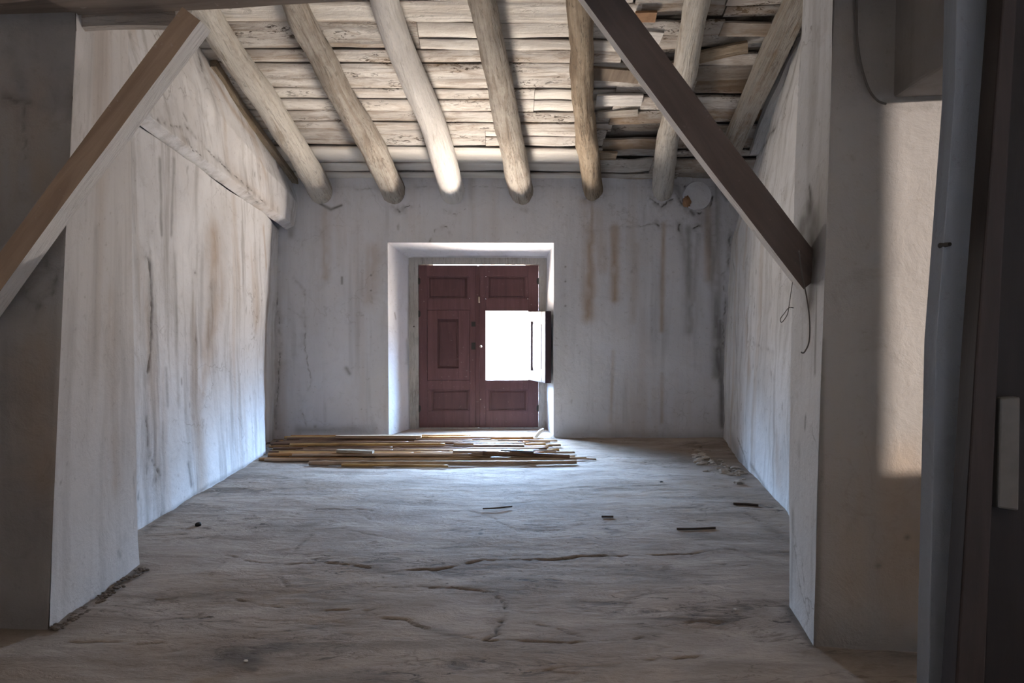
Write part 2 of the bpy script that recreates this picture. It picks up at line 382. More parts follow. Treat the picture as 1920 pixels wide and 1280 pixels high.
def frame_along(p0, p1, up=Vector((0, 0, 1))):
    z = (p1 - p0).normalized(); x = up.cross(z)
    if x.length < 1e-3: x = Vector((1, 0, 0))
    x.normalize(); y = z.cross(x)
    M = Matrix((x, y, z)).transposed().to_4x4(); M.translation = p0; return M

def tube_mesh(name, pts, rads, m, parent=None, nseg=14, rough=0.0, seed=0, ovals=1.0, M=None, rings=None, closed_round=True):
    """tube through points; object's local z runs from first to last point"""
    pts = [Vector(p) for p in pts]
    if M is None: M = frame_along(pts[0], pts[-1])
    Mi = M.inverted(); L = [Mi @ p for p in pts]
    # catmull-rom resample
    n = rings or max(6, (len(pts) - 1) * 8); A = np.array([tuple(p) for p in L]); R = np.array(rads, float)
    ts = np.linspace(0, len(L) - 1, n); out = []; rr = []
    for t in ts:
        i = min(int(t), len(L) - 2); f = t - i
        p0 = A[max(i - 1, 0)]; p1 = A[i]; p2 = A[i + 1]; p3 = A[min(i + 2, len(L) - 1)]
        out.append(0.5 * ((2 * p1) + (-p0 + p2) * f + (2 * p0 - 5 * p1 + 4 * p2 - p3) * f * f + (-p0 + 3 * p1 - 3 * p2 + p3) * f ** 3))
        rr.append(R[i] * (1 - f) + R[i + 1] * f)
    out = np.array(out); rr = np.array(rr); V = []
    for i in range(n):
        a = out[max(i - 1, 0)]; b = out[min(i + 1, n - 1)]; zt = Vector(b - a).normalized()
        x = Vector((0, 1, 0)).cross(zt); x = x.normalized() if x.length > 1e-3 else Vector((1, 0, 0)); y = zt.cross(x)
        for k in range(nseg):
            th = 2 * math.pi * k / nseg
            V.append(out[i] + rr[i] * (math.cos(th) * np.array(x) + ovals * math.sin(th) * np.array(y)))
    V = np.array(V); cen = np.repeat(out, nseg, 0)
    if rough:
        W = V + seed * 7.7
        d = fbm(W, (9, 9, 2.2), 4, seed) * rough + fbm(W, (30, 30, 4), 3, seed + 3) * rough * 0.35
        dirv = (V - cen); dirv /= np.linalg.norm(dirv, axis=1)[:, None] + 1e-9; V = V + dirv * d[:, None]
    F_ = []
    for i in range(n - 1):
        for k in range(nseg):
            a = i * nseg + k; b = i * nseg + (k + 1) % nseg; F_.append((a, b, b + nseg, a + nseg))
    F_.append(tuple(range(nseg))[::-1]); F_.append(tuple((n - 1) * nseg + k for k in range(nseg)))
    me = bpy.data.meshes.new(name); me.from_pydata([tuple(v) for v in V], [], F_); me.update()
    o = link(name, me, m, parent, True); 
    for k in (-1, -2): me.polygons[k].use_smooth = False
    o.matrix_world = M
    return o

# ================================================================== SETTING
D = 0; O = 1; Wt = 2
YB = 7.8
# ---- floor
def worn_floor(P):
    a = 1 - np.abs(fbm(P, (0.9, 1.9, 1), 6, 201)); g = np.clip(fbm(P, (.8, .8, 1), 3, 210) * 3 + .35, 0, 1)
    cr_ = np.clip((a - .982) / .015, 0, 1) * g * np.clip(fbm(P, (3, 6, 1), 3, 215) * 4 + .6, 0, 1)
    b = 1 - np.abs(fbm(P, (2.6, 5.5, 1), 5, 221)); g2 = np.clip(fbm(P, (1.2, 1.2, 1), 3, 230) * 4 - .2, 0, 1); cb = np.clip((b - .97) / .03, 0, 1) * g2 * np.clip(fbm(P, (6, 10, 1), 3, 225) * 4, 0, 1)
    rough = np.clip(fbm(P, (1.0, 2.0, 1), 4, 240) * 3 - .1, 0, 1) * (fbm(P, (14, 26, 1), 3, 250) * .5 + .5)
    st_ = np.clip(fbm(P, (1.4, 9, 1), 4, 270) * 4 - .8, 0, 1)
    cr_ = cr_ * .5; cb = cb * .6
    return -.006 * cr_ - .004 * cb - .006 * rough + .012 * fbm(P, (2.2, 4.0, 1), 3, 260), .75 * cr_ * np.clip(.7 + fbm(P, (5, 5, 1), 2, 9), 0, 1) + .55 * cb + .28 * st_, .5 * rough
def streaky(sd_, k=1.0, ax=1):
    def f(P):
        sc = (3.5, 3.5, .35); q = np.clip(fbm(P, sc, 5, sd_) * 3 - .45, 0, 1); hi = np.clip(fbm(P, (11, 11, .8), 4, sd_ + 5) * 3 - .7, 0, 1)
        pk = np.clip(fbm(P, (22, 22, 9), 4, sd_ + 9) * 4 - 1.6, 0, 1) * np.clip(fbm(P, (1.5, 1.5, 1.0), 3, sd_ + 12) * 3 + .2, 0, 1)
        return -.003 * pk, np.clip(.30 * hi * k + .55 * pk * k, 0, 1), .45 * q * k
    return f
xs = np.linspace(-3.7, 3.2, 560)
ys = []; y = 2.15
while y < 8.35: ys.append(y); y += 0.0065 + 0.0022 * (y - 2.15)
ys = np.array(ys); X, Yg = np.meshgrid(xs, ys)
G = np.stack([X, Yg, np.zeros_like(X)], -1)
fm = [
 (D, .020, 1.0, [(420,1037),(470,1049),(530,1054),(645,1055),(700,1062),(760,1067),(820,1067),(900,1050),(960,1046),(1060,1046),(1140,1040),(1300,1036),(1350,1030),(1475,1035)]),
 (D, .045, .55, [(700,1064),(760,1072),(830,1070),(900,1056)], 1), (D, .06, .5, [(880,1100),(960,1085),(1030,1092)], 1),
 (D, .016, .85, [(260,1134),(300,1120),(390,1115),(450,1125),(520,1132),(560,1142),(690,1142),(710,1155),(760,1162),(800,1180),(860,1196),(910,1201),(970,1200),(1125,1202),(1200,1197),(1240,1186)]),
 (D, .035, .5, [(300,1118),(390,1112)], 1), (D, .04, .55, [(780,1172),(860,1196)], 1),
 (D, .009, .6, [(400,1113),(392,1085),(420,1052)]), (D, .008, .6, [(520,1055),(530,1085),(545,1098)]),
 (D, .014, .9, [(700,1100),(800,1097),(900,1105),(925,1110),(945,1125),(945,1155),(935,1185),(915,1200)]),
 (D, .010, .7, [(575,955),(740,957),(880,956),(925,967),(970,991),(1045,992)]),
 (D, .012, .75, [(1045,917),(1115,911)]), (D, .010, .75, [(1185,911),(1290,910),(1370,913)]), (D, .010, .6, [(905,953),(960,951)]),
 (D, .010, .5, [(680,967),(700,980),(725,989)]), (D, .012, .6, [(585,1003),(565,1020),(550,1032)]),
 (D, .07, .6, [(1290,1003),(1370,1010)], 1), (D, .014, .6, [(1390,960),(1420,975),(1465,985)]), (D, .05, .5, [(1440,985),(1475,1010)], 1),
 (D, .022, .8, [(1220,1170),(1290,1162),(1350,1165)]), (D, .010, .6, [(1300,1110),(1340,1117),(1370,1132)]),
 (Wt, .11, .8, [(1330,1098),(1380,1090),(1450,1105)], 1), (Wt, .08, .5, [(1185,1135),(1225,1140)], 1),
 (D, .075, .95, [(430,1222),(470,1238)], 1), (D, .05, .9, [(475,1222),(548,1208)], 1), (D, .02, 1, [(455,1252),(478,1256)], 1),
 (D, .020, .9, [(92,1175),(262,1062)]), (D, .05, .6, [(92,1178),(262,1064)], 1), (D, .03, .5, [(270,998),(380,920),(500,862)], 1),
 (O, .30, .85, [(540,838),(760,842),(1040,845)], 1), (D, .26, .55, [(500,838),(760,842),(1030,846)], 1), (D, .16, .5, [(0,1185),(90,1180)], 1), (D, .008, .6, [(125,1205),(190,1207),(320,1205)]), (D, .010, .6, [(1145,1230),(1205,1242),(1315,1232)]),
 (D, .010, .5, [(1125,1202),(1060,1180),(1000,1165)]), (D, .03, .9, [(1525,1214),(1478,1135)], 1), (D, .12, .6, [(1540,1220),(1700,1230)], 1),
 (O, .26, .8, [(1090,834),(1250,845),(1370,872)], 1), (D, .26, .6, [(1090,832),(1180,845),(1370,878)], 1), (D, .10, .7, [(1350,880),(1395,895)], 1),  # brown dirt in the back right corner, deepened for its shade from the window
 (O, .16, .5, [(1400,930),(1470,975)], 1), (O, .2, .4, [(760,1110),(620,1150)], 1), (O, .3, .3, [(480,1180),(700,1230),(1100,1250)], 1),
 (Wt, .03, .7, [(270,1034),(420,1040)], 1), (Wt, .04, .55, [(470,1038),(700,1048),(900,1034),(1200,1024)], 1),
 (D, .05, .35, [(600,980),(560,990),(500,985)], 1), (D, .035, .4, [(720,945),(800,940)], 1), (D, .012, .5, [(640,990),(760,1012)]), (D, .012, .45, [(1000,1010),(1150,1000)]),
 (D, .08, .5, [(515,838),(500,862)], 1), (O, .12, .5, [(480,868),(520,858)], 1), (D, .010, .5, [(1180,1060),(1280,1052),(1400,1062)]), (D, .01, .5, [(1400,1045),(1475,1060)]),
]
und = None
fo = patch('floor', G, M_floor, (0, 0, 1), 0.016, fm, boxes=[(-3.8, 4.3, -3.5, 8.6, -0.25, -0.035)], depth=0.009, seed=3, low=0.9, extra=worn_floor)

# ---- far wall with its window niche
cl, crx = at(520, 600, YB).x, at(1362, 600, YB).x
NL, NR = at(728, 640, YB).x, at(1038, 640, YB).x
NT = at(880, 455, YB).z
xs = np.unique(np.concatenate([np.linspace(cl - .35, NL, 230), np.linspace(NL, NR, 190), np.linspace(NR, crx + .45, 260)]))
zs = np.unique(np.concatenate([np.linspace(-.03, NT, 260), np.linspace(NT, 3.0, 110)]))
X, Z = np.meshgrid(xs, zs); G = np.stack([X, np.full_like(X, YB), Z], -1)
# the top edge of the opening sags to the left
cx = (xs[:-1] + xs[1:]) / 2; cz = (zs[:-1] + zs[1:]) / 2
hole = ((cx[None] > NL) & (cx[None] < NR)) & (cz[:, None] < NT)
dx = np.maximum(np.maximum(NL - X, X - NR), 0); dz = np.maximum(Z - NT, 0); se = np.clip(np.hypot(dx, dz) / .12, 0, 1)
bm_ = [
 (D, .010, .9, [(495,430),(507,495),(520,560),(526,640),(522,700),(519,800)]), (D, .007, .6, [(550,520),(573,545),(575,660),(582,710),(566,770),(575,800)]),
 (D, .008, .5, [(545,578),(573,600)]), (D, .010, .9, [(1372,410),(1366,500),(1350,522)]), (D, .016, .7, [(1358,520),(1357,640),(1362,700),(1350,760),(1362,815)]),
 (O, .07, .75, [(1100,380),(1104,440),(1104,590)], 2), (O, .05, .75, [(1152,430),(1152,560)], 2), (O, .025, .6, [(1243,420),(1241,620)], 2), (O, .02, .55, [(1241,700),(1241,790)], 2),
 (O, .05, .35, [(612,395),(610,520)], 2), (O, .02, .4, [(1150,660),(1145,790)], 2), (O, .1, .35, [(700,470),(690,560)], 2),
 (D, .06, .75, [(1342,350),(1340,480),(1346,700)], 2), (D, .05, .55, [(1290,430),(1292,620)], 2), (O, .09, .35, [(1120,400),(1130,500)], 2), (O, .05, .25, [(1190,460),(1186,600)], 2), (D, .12, .35, [(1300,380),(1335,440)], 1), (O, .06, .5, [(1325,380),(1330,520)], 2), (D, .05, .4, [(1275,425),(1290,500)], 2), (D, .05, .35, [(1310,440),(1300,560)], 2),
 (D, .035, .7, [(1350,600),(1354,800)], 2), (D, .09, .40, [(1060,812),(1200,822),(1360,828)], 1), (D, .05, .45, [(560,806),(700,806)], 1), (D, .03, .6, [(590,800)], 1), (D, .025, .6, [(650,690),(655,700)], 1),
 (D, .018, 1, [(1230,418),(1234,424)]), (D, .016, 1, [(1276,420),(1277,432)]), (D, .018, 1, [(1303,426),(1315,422)]), (D, .007, .5, [(1100,432),(1165,424),(1230,418),(1345,440)]),
 (D, .014, 1, [(600,382),(620,392),(640,384)], 1), (D, .016, .9, [(733,385),(752,396),(768,385)]), (D, .012, .8, [(830,395),(855,402),(872,392)]), (D, .010, .6, [(965,390),(985,394)]),
 (D, .016, .9, [(1095,368),(1112,378),(1130,366)]), (D, .016, .9, [(1220,372),(1240,386),(1262,372)]), (D, .02, .9, [(1268,362),(1285,385),(1300,396),(1330,378)]),
 (D, .012, .6, [(1262,345),(1290,352)]), (D, .022, 1, [(1284,350),(1281,372),(1292,392),(1311,399),(1330,390),(1338,366)]), (D, .03, .9, [(1296,396),(1300,402)], 1), (D, .05, .7, [(1270,350),(1276,370)], 1), (D, .03, .8, [(1355,360),(1364,372)], 1),
 (D, .009, .7, [(806,455),(812,432),(835,425),(842,436)]), (D, .008, .6, [(716,478),(728,468)]), (D, .010, .35, [(560,350),(700,352),(1000,350),(1240,352),(1370,350)]),
 (D, .010, 1, [(1060,500)], 1), (D, .010, 1, [(1060,528)], 1), (D, .010, 1, [(1060,574)], 1), (D, .010, 1, [(695,515)], 1), (D, .010, .9, [(695,544)], 1), (D, .010, 1, [(641,520),(641,532)], 1),
 (D, .06, .5, [(500,440),(515,470)], 1), (D, .04, .5, [(545,400),(545,440)], 1), (Wt, .25, .5, [(640,650),(640,720)], 1), (Wt, .2, .5, [(1130,640),(1290,700)], 1),
]
YF = 8.19
ol, orr, ot = at(772, 640, YF).x, at(1020, 640, YF).x, at(880, 486, YF).z
patch('wall_back', G, M_back, (0, -1, 0), 0.022, bm_, seed=11, hole=hole, soft_edge=se, depth=.007, extra=streaky(301, .55),
      boxes=[(-3.7, ol, YF + .01, 8.33, -.2, 3.0), (orr, 4.2, YF + .01, 8.33, -.2, 3.0), (ol, orr, YF + .01, 8.33, ot, 3.0), (ol, orr, YF + .01, 8.33, -.2, .02),
             (-3.7, NL - .05, 7.87, YF + .01, -.2, 3.0), (NR + .05, 4.2, 7.87, YF + .01, -.2, 3.0), (NL - .05, NR + .05, 7.87, YF + .01, NT + .05, 3.0)])
il, ir, it = at(768, 640, YF).x, at(1024, 640, YF).x, at(880, 484, YF).z
def reveal(name, a, b, c, d, n, seed, marks=None):
    G = net([[a, b], [c, d]], 40, 110)
    ed = np.ones((110, 40)); ed[:, 0] = 0; ed[0, :] = 0; ed[-1, :] = 0
    return patch(name, G, M_back, n, 0.010, marks, seed=seed, soft_edge=ed)
reveal('wall_niche_left', (NL, YB, -.03), (il, YF, -.03), (NL, YB, NT), (il, YF, it), (1, -.3, 0), 21, [(D, .01, .8, [(740,588),(742,598)], 1), (D, .022, .75, [(767,500),(766,640),(768,800)], 1), (D, .03, .6, [(764,640),(765,680)], 1)])
reveal('wall_niche_right', (NR, YB, -.03), (ir, YF, -.03), (NR, YB, NT), (ir, YF, it), (-1, -.3, 0), 22)
G = net([[(NL, YB, NT), (NR, YB, NT)], [(il, YF, it), (ir, YF, it)]], 90, 30); ed = np.ones((30, 90)); ed[:, 0] = 0; ed[:, -1] = 0; ed[0] = 0
patch('wall_niche_top', G, M_back, (0, -.3, -1), 0.012, [(D, .02, .6, [(775,483),(1020,482)], 1), (D, .035, .6, [(840,482),(950,481)], 1)], seed=23, soft_edge=ed)
G = net([[(NL - .02, YB - .05, .0), (NR + .02, YB - .05, .0)], [(NL - .02, YB + .06, .035), (NR + .02, YB + .06, .035)], [(il - .02, 8.3, .045), (ir + .02, 8.3, .045)]], 90, 40)
patch('floor_niche', G, M_floor, (0, 0, 1), 0.006, [(O, .1, .6, [(800,808),(1000,812)], 1)], seed=24, boxes=[(NL - .02, NR + .02, 7.86, 8.3, -.1, .03)])

# ---- left wall beyond the pier: lower battered face, then the face leaning back above the ledge
def lw_px(pts): return pts
base = [(-2.20, 3.6), (-2.19, 4.52), (-2.185, 5.3), (-2.18, 6.2), (-2.18, 6.95), (-2.25, 7.15), (-2.33, 7.45), (-2.36, 7.95)]
topz = {3.6: 2.56, 4.52: 2.48, 5.3: 2.40, 6.2: 2.32, 6.95: 2.26, 7.15: 2.25, 7.45: 2.22, 7.95: 2.18}
topx = [-2.24, -2.21, -2.20, -2.20, -2.20, -2.22, -2.25, -2.30]
midx = [-2.22, -2.20, -2.20, -2.19, -2.19, -2.27, -2.33, -2.36]
ctrl = [[(x, y, -.03) for x, y in base], [(mx, y, 1.2) for mx, (x, y) in zip(midx, base)], [(tx, y, topz[y]) for tx, (x, y) in zip(topx, base)]]
lm = [
 (D, .018, .8, [(275,480),(285,560),(280,640),(272,700)]), (D, .010, .8, [(270,780),(275,850),(298,895)]), (D, .05, .5, [(280,500),(282,620)], 2),
 (O, .13, .55, [(400,440),(408,560),(390,660)], 2), (O, .08, .45, [(395,660),(372,780),(375,880)], 2), (D, .06, .35, [(400,540),(395,640)], 2),
 (D, .03, .4, [(330,480),(333,620),(338,760)], 2), (O, .1, .35, [(470,480),(480,600)], 2), (D, .02, .6, [(352,870),(356,910)], 2), (Wt, .2, .8, [(350,420),(350,500)], 1),
 (Wt, .2, .7, [(420,760),(400,840)], 1), (O, .05, .6, [(492,430),(497,500)], 1), (D, .02, .5, [(300,300),(302,440)], 2), (D, .02, .5, [(325,300),(322,440)], 2), (D, .02, .35, [(310,690),(312,760)], 2),  # low pale patch stands for window light on the wall
 (D, .012, .8, [(370,508),(371,512)]), (D, .012, .8, [(345,712),(345,720)], 1), (D, .02, .6, [(270,990),(380,915),(500,850)], 1),
]
patch('wall_left', net(ctrl, 560, 330), M_left, (1, 0, 0), 0.03, lm, seed=31, extra=streaky(311, 1.0), boxes=[(-3.7, -2.42, 3.3, 8.5, -.2, 4.6)], low=1.3)
L1a, L1b = oncei(390, 110, -.02), oncei(560, 352, -.02)
dl = (L1b - L1a)
def L1(y): return L1a + dl * ((y - L1a.y) / dl.y)
yl = [3.6, 4.6, 5.6, 6.4, 7.1, 7.95]
lowp = [(-2.21, y, 2.56 - (y - 3.6) * .087) for y in yl]
outp = [(-2.13 - (.0 if y < 7 else .0), y, 2.60 - (y - 3.6) * .087) for y in yl]
hip = [tuple(L1(y)) for y in yl]
mid = [tuple((Vector(a) * .55 + Vector(b) * .45) + Vector((.05, 0, 0))) for a, b in zip(outp, hip)]
hip2 = [(x - .03, y, z + .25) for x, y, z in hip]
ctrl = [lowp, outp, mid, hip, hip2]
um = [
 (D, .016, 1, [(345,248),(358,275),(385,300)]), (D, .014, 1, [(385,310),(400,330),(420,345)]), (D, .010, 1, [(350,240),(400,288),(455,342),(500,385)]), (D, .012, .9, [(300,228),(330,236),(345,244)]),
 (D, .014, .8, [(375,100),(378,140),(390,160)]), (O, .05, .6, [(395,140),(430,200),(480,260)], 1), (O, .04, .5, [(490,300),(500,330)], 1), (D, .01, .8, [(280,215),(300,228)]),
 (D, .012, .8, [(465,360),(490,385)]), (D, .03, .5, [(545,355),(548,430)], 1), (D, .012, .8, [(350,225),(345,215)], 1), (O, .08, .3, [(440,330),(520,400)], 1),
]
patch('wall_left_upper', net(ctrl, 330, 190), M_left, (1, 0, -.35), 0.035, um, seed=37, extra=streaky(321, .8), low=1.6)

# ---- left pier: camera-side face and the reveal
def pl(px, py): return at(px, py, 3.09)
pb, pt = fl(88, 1177), at(140, 20, 3.07)
pb2 = fl(262, 1057)
top2 = Vector((pb2.x - .04, pb2.y, 4.9)); topn = Vector((pt.x - .05, 3.07, 4.9))
nm = (pb + (topn - pb) * 0.0)
ctrl = [[Vector((pb.x + .003, pb.y, -.03)), Vector((pb2.x, pb2.y, -.03))],
        [at(122, 470, 3.08), Vector((pb2.x - .01, pb2.y, at(265, 470, 3.886).z))],
        [at(142, 60, 3.07), Vector((pb2.x - .02, pb2.y, at(265, 60, 3.886).z))], [topn, top2]]
pmk = [(D, .01, .6, [(115,905)], 1), (D, .012, .5, [(222,1035),(226,1042)], 1), (O, .07, .35, [(210,560),(215,900)], 2), (D, .03, .3, [(180,430),(180,700)], 2), (Wt, .06, .9, [(125,50),(140,75),(150,95)], 1)]
PG = net(ctrl, 150, 330)
patch('wall_pier_left', PG, M_pier, (1, 0, 0), 0.014, pmk, seed=41, extra=streaky(331, .5), boxes=[(-3.7, -2.02, 3.16, 3.86, -.2, 5.2)])
left_col = [tuple(p) for p in PG[:, 0, :]]
ctrl = [[(-3.9, 3.12, c[2]) for c in left_col], [(-2.6, 3.10, c[2]) for c in left_col], left_col]
Gf = net([list(r) for r in zip(*ctrl)], 160, 260)
lfm = [(D, .014, .6, [(0,178),(30,190),(100,192),(130,182)]), (D, .012, .5, [(12,60),(25,110),(40,180),(48,300)]), (D, .006, .6, [(80,480),(90,495),(100,505),(92,540)]), (D, .008, .5, [(45,545),(60,560),(75,570)]),
       (O, .12, .4, [(40,200),(45,330)], 2), (D, .15, .5, [(20,1160),(80,1165)], 1), (D, .2, .3, [(20,700),(30,1100)], 1), (O, .1, .3, [(70,650),(75,900)], 2)]
seL = np.ones((260, 160)); seL[:, -1] = 0
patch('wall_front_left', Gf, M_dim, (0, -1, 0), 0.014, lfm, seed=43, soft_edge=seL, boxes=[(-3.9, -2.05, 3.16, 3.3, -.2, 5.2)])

# ---- right wall beyond the pier
def rtop(y):
    a, b = oncei(1510, 45), oncei(1426, 292); d = b - a; return a + d * ((y - a.y) / d.y)
ybs = [3.3, 4.2, 4.89, 5.6, 6.24, 7.0, 7.95]
xb = [1.62, 1.78, 1.92, 2.02, 2.11, 2.24, 2.42]
row0 = [(x, y, -.03) for x, y in zip(xb, ybs)]
row1 = [(x + .03, y, 1.2) for x, y in zip(xb, ybs)]
row2 = [(x + .06, y, 2.1) for x, y in zip(xb, ybs)]
row3 = [tuple(rtop(y) + Vector((-.02, 0, 0))) for y in ybs]
row4 = [(x + .02, y, z + .3) for x, y, z in row3]
rm = [
 (D, .02, .9, [(1502,70),(1480,170),(1455,240),(1425,290)]), (D, .04, .7, [(1400,300),(1408,312)], 1), (O, .06, .8, [(1400,285),(1412,300),(1405,330)], 1), (D, .012, .7, [(1460,235),(1458,250)]),
 (D, .007, .5, [(1400,640),(1430,655),(1455,665)]), (D, .014, .8, [(1385,820),(1395,850),(1400,880)], 1), (D, .1, .6, [(1375,830),(1390,890)], 1), (D, .02, .7, [(1405,870),(1440,935),(1474,975)], 1),
 (O, .08, .4, [(1400,600),(1405,700)], 2), (D, .03, .35, [(1380,600),(1385,800)], 2), (D, .01, .8, [(1470,755),(1472,770)]), (D, .01, .8, [(1465,848),(1463,862)]), (D, .01, .7, [(1456,842),(1456,850)]),
 (D, .012, .6, [(1440,690),(1446,715)]), (D, .04, .4, [(1372,440),(1378,520)], 2), (O, .04, .4, [(1400,420),(1396,500)], 2), (D, .008, .6, [(1474,660),(1470,690)]), (O, .1, .35, [(1455,820),(1460,900)], 2),
]
patch('wall_right', net([row0, row1, row2, row3, row4], 330, 300), M_right, (-1, 0, 0), 0.035, rm, seed=51, extra=streaky(341, .8), low=1.4, boxes=[(2.9, 4.2, 2.95, 8.5, -.2, 5.0)])
# ---- right pier reveal and its camera-side wall
rb = fl(1525, 1211); rb2 = fl(1480, 1132)
ctrl = [[Vector((rb.x, rb.y, -.03)), Vector((rb2.x, rb2.y, -.03))], [at(1542, 640, rb.y), at(1483, 640, rb2.y)], [at(1554, 300, rb.y), at(1490, 300, rb2.y)], [at(1563, 0, rb.y), at(1508, 0, rb2.y)],
        [at(1580, -600, rb.y), at(1535, -600, rb2.y)]]
PR = net(ctrl, 110, 420)
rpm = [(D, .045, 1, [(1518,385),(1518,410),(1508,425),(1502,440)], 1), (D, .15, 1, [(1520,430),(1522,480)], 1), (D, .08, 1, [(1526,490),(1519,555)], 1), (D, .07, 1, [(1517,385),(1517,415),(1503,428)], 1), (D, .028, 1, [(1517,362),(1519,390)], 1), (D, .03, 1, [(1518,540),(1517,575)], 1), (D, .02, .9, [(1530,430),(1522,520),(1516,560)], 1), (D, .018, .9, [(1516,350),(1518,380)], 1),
       (D, .010, .7, [(1500,830),(1499,850)]), (D, .010, .8, [(1512,780),(1512,800)], 1), (O, .03, .4, [(1517,560),(1518,640)], 2), (D, .012, .6, [(1497,120),(1499,130)], 1), (D, .006, .6, [(1513,0),(1512,60)]),
       (D, .02, .5, [(1488,960),(1484,1120)], 2), (D, .01, .8, [(1532,430),(1528,700)], 1)]
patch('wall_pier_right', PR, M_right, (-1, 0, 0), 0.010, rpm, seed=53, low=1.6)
edge = [tuple(p) for p in PR[:, 0, :]]
far_pt = at(1790, 175, 2.77)
sk = (far_pt.y - rb.y) / (far_pt.x - 1.33)
ctrl = [[e_, (1.75, rb.y + sk * (1.75 - 1.33), e_[2]), (2.5, rb.y + sk * 1.17, e_[2])] for e_ in edge]
seR = np.ones((300, 170)); seR[:, 0] = 0
frm = [(D, .008, .6, [(1540,700),(1540,900)], 1), (D, .01, .8, [(1700,1010)], 1), (D, .012, .7, [(1645,1060)], 1), (D, .012, .6, [(1740,1062),(1742,1070)], 1), (D, .02, .5, [(1660,190),(1700,200),(1742,198)], 1),
       (D, .12, .5, [(1560,1215),(1740,1240)], 1), (O, .15, .35, [(1690,900),(1700,1100)], 2), (D, .012, .5, [(1535,640),(1532,1190)], 1), (D, .3, .3, [(1600,40),(1700,120)], 1), (O, .1, .3, [(1600,850),(1590,1100)], 2)]
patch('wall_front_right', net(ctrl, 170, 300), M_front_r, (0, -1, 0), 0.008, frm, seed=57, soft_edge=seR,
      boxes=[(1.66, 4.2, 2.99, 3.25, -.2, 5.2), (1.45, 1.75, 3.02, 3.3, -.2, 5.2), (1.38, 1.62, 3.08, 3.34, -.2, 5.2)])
# lintel over the passage on the right, springing from the front wall
la, lb, lc, ld = at(1655, 196, 2.90), at(1795, 105, 2.37), Vector((2.6, 2.33, 2.14)), Vector((2.6, 2.72, 2.13))
def prism(name, quad, up, m, marks=None, seed=0):
    bm = bmesh.new(); lo = [bm.verts.new(p) for p in quad]; hi = [bm.verts.new(Vector(p) + Vector(up)) for p in quad]
    bm.faces.new(lo); bm.faces.new(hi)
    for k in range(len(quad)): bm.faces.new((lo[k], lo[(k + 1) % len(quad)], hi[(k + 1) % len(quad)], hi[k]))
    o = bm_obj(name, bm, m, bev=0.012); return tag(o, kind='structure')
prism('wall_lintel', [la, lb, Vector((2.6, lb.y, lb.z)), Vector((2.6, la.y, la.z))], (.02, 0, 2.6), M_dim)
# leaning grey edge of the passage partition
def quad_prism(name, pts, off, m, bev=0.01, kind='structure', parent=None):
    bm = bmesh.new(); a = [bm.verts.new(p) for p in pts]; b = [bm.verts.new(Vector(p) + Vector(off)) for p in pts]
    bm.faces.new(a); bm.faces.new(b)
    n = len(pts)
    for k in range(n): bm.faces.new((a[k], a[(k + 1) % n], b[(k + 1) % n], b[k]))
    bmesh.ops.subdivide_edges(bm, edges=bm.edges, cuts=0)
    o = bm_obj(name, bm, m, parent, bev=bev)
    return tag(o, kind=kind) if kind else o
PJ = 2.30
quad_prism('trim_1', [at(1738, 1400, PJ), at(1740, 1280, PJ), at(1755, 640, PJ), at(1790, 175, PJ), at(1800, -300, PJ), at(1908, -300, PJ), at(1890, 0, PJ), at(1862, 300, PJ), at(1830, 640, PJ), at(1785, 1280, PJ), at(1778, 1400, PJ)],
           (.02, .10, 0), M_jamb, 0.003)

# ---- door on the far right: frame post, leaf, pale plate
PD = 2.12
dr = tag(empty('door_1', at(1850, 1380, PD)), kind='structure')
def world_child(o, par):
    bpy.context.view_layer.update(); mw = o.matrix_world.copy(); o.parent = par; o.matrix_parent_inverse = Matrix.Translation(par.location).inverted()
o = quad_prism('door_frame', [at(1785, 1400, PD), at(1832, 640, PD), at(1880, 0, PD), at(1890, -200, PD), at(1920, -200, PD), at(1908, 0, PD), at(1880, 500, PD), at(1842, 1400, PD)], (.01, .09, 0), M_doorf, 0.006, None); world_child(o, dr)
o = quad_prism('door_leaf', [at(1840, 1420, PD + .05), at(1868, 640, PD + .05), at(1905, -200, PD + .05), at(2060, -200, PD + .05), at(2060, 1420, PD + .05)], (0, .045, 0), M_door, 0.004, None); world_child(o, dr)
o = quad_prism('cover_plate', [at(1871, 952, PD + .015), at(1875, 746, PD + .015), at(1914, 744, PD + .015), at(1911, 958, PD + .015)], (0, .03, 0), M_pale, 0.006, None); world_child(o, dr)

# ---- roof boarding (one slatted lining) over a dark deck
SM = Matrix(((1, 0, 0), tuple(UPS), tuple(NRM))).transposed().to_4x4(); 
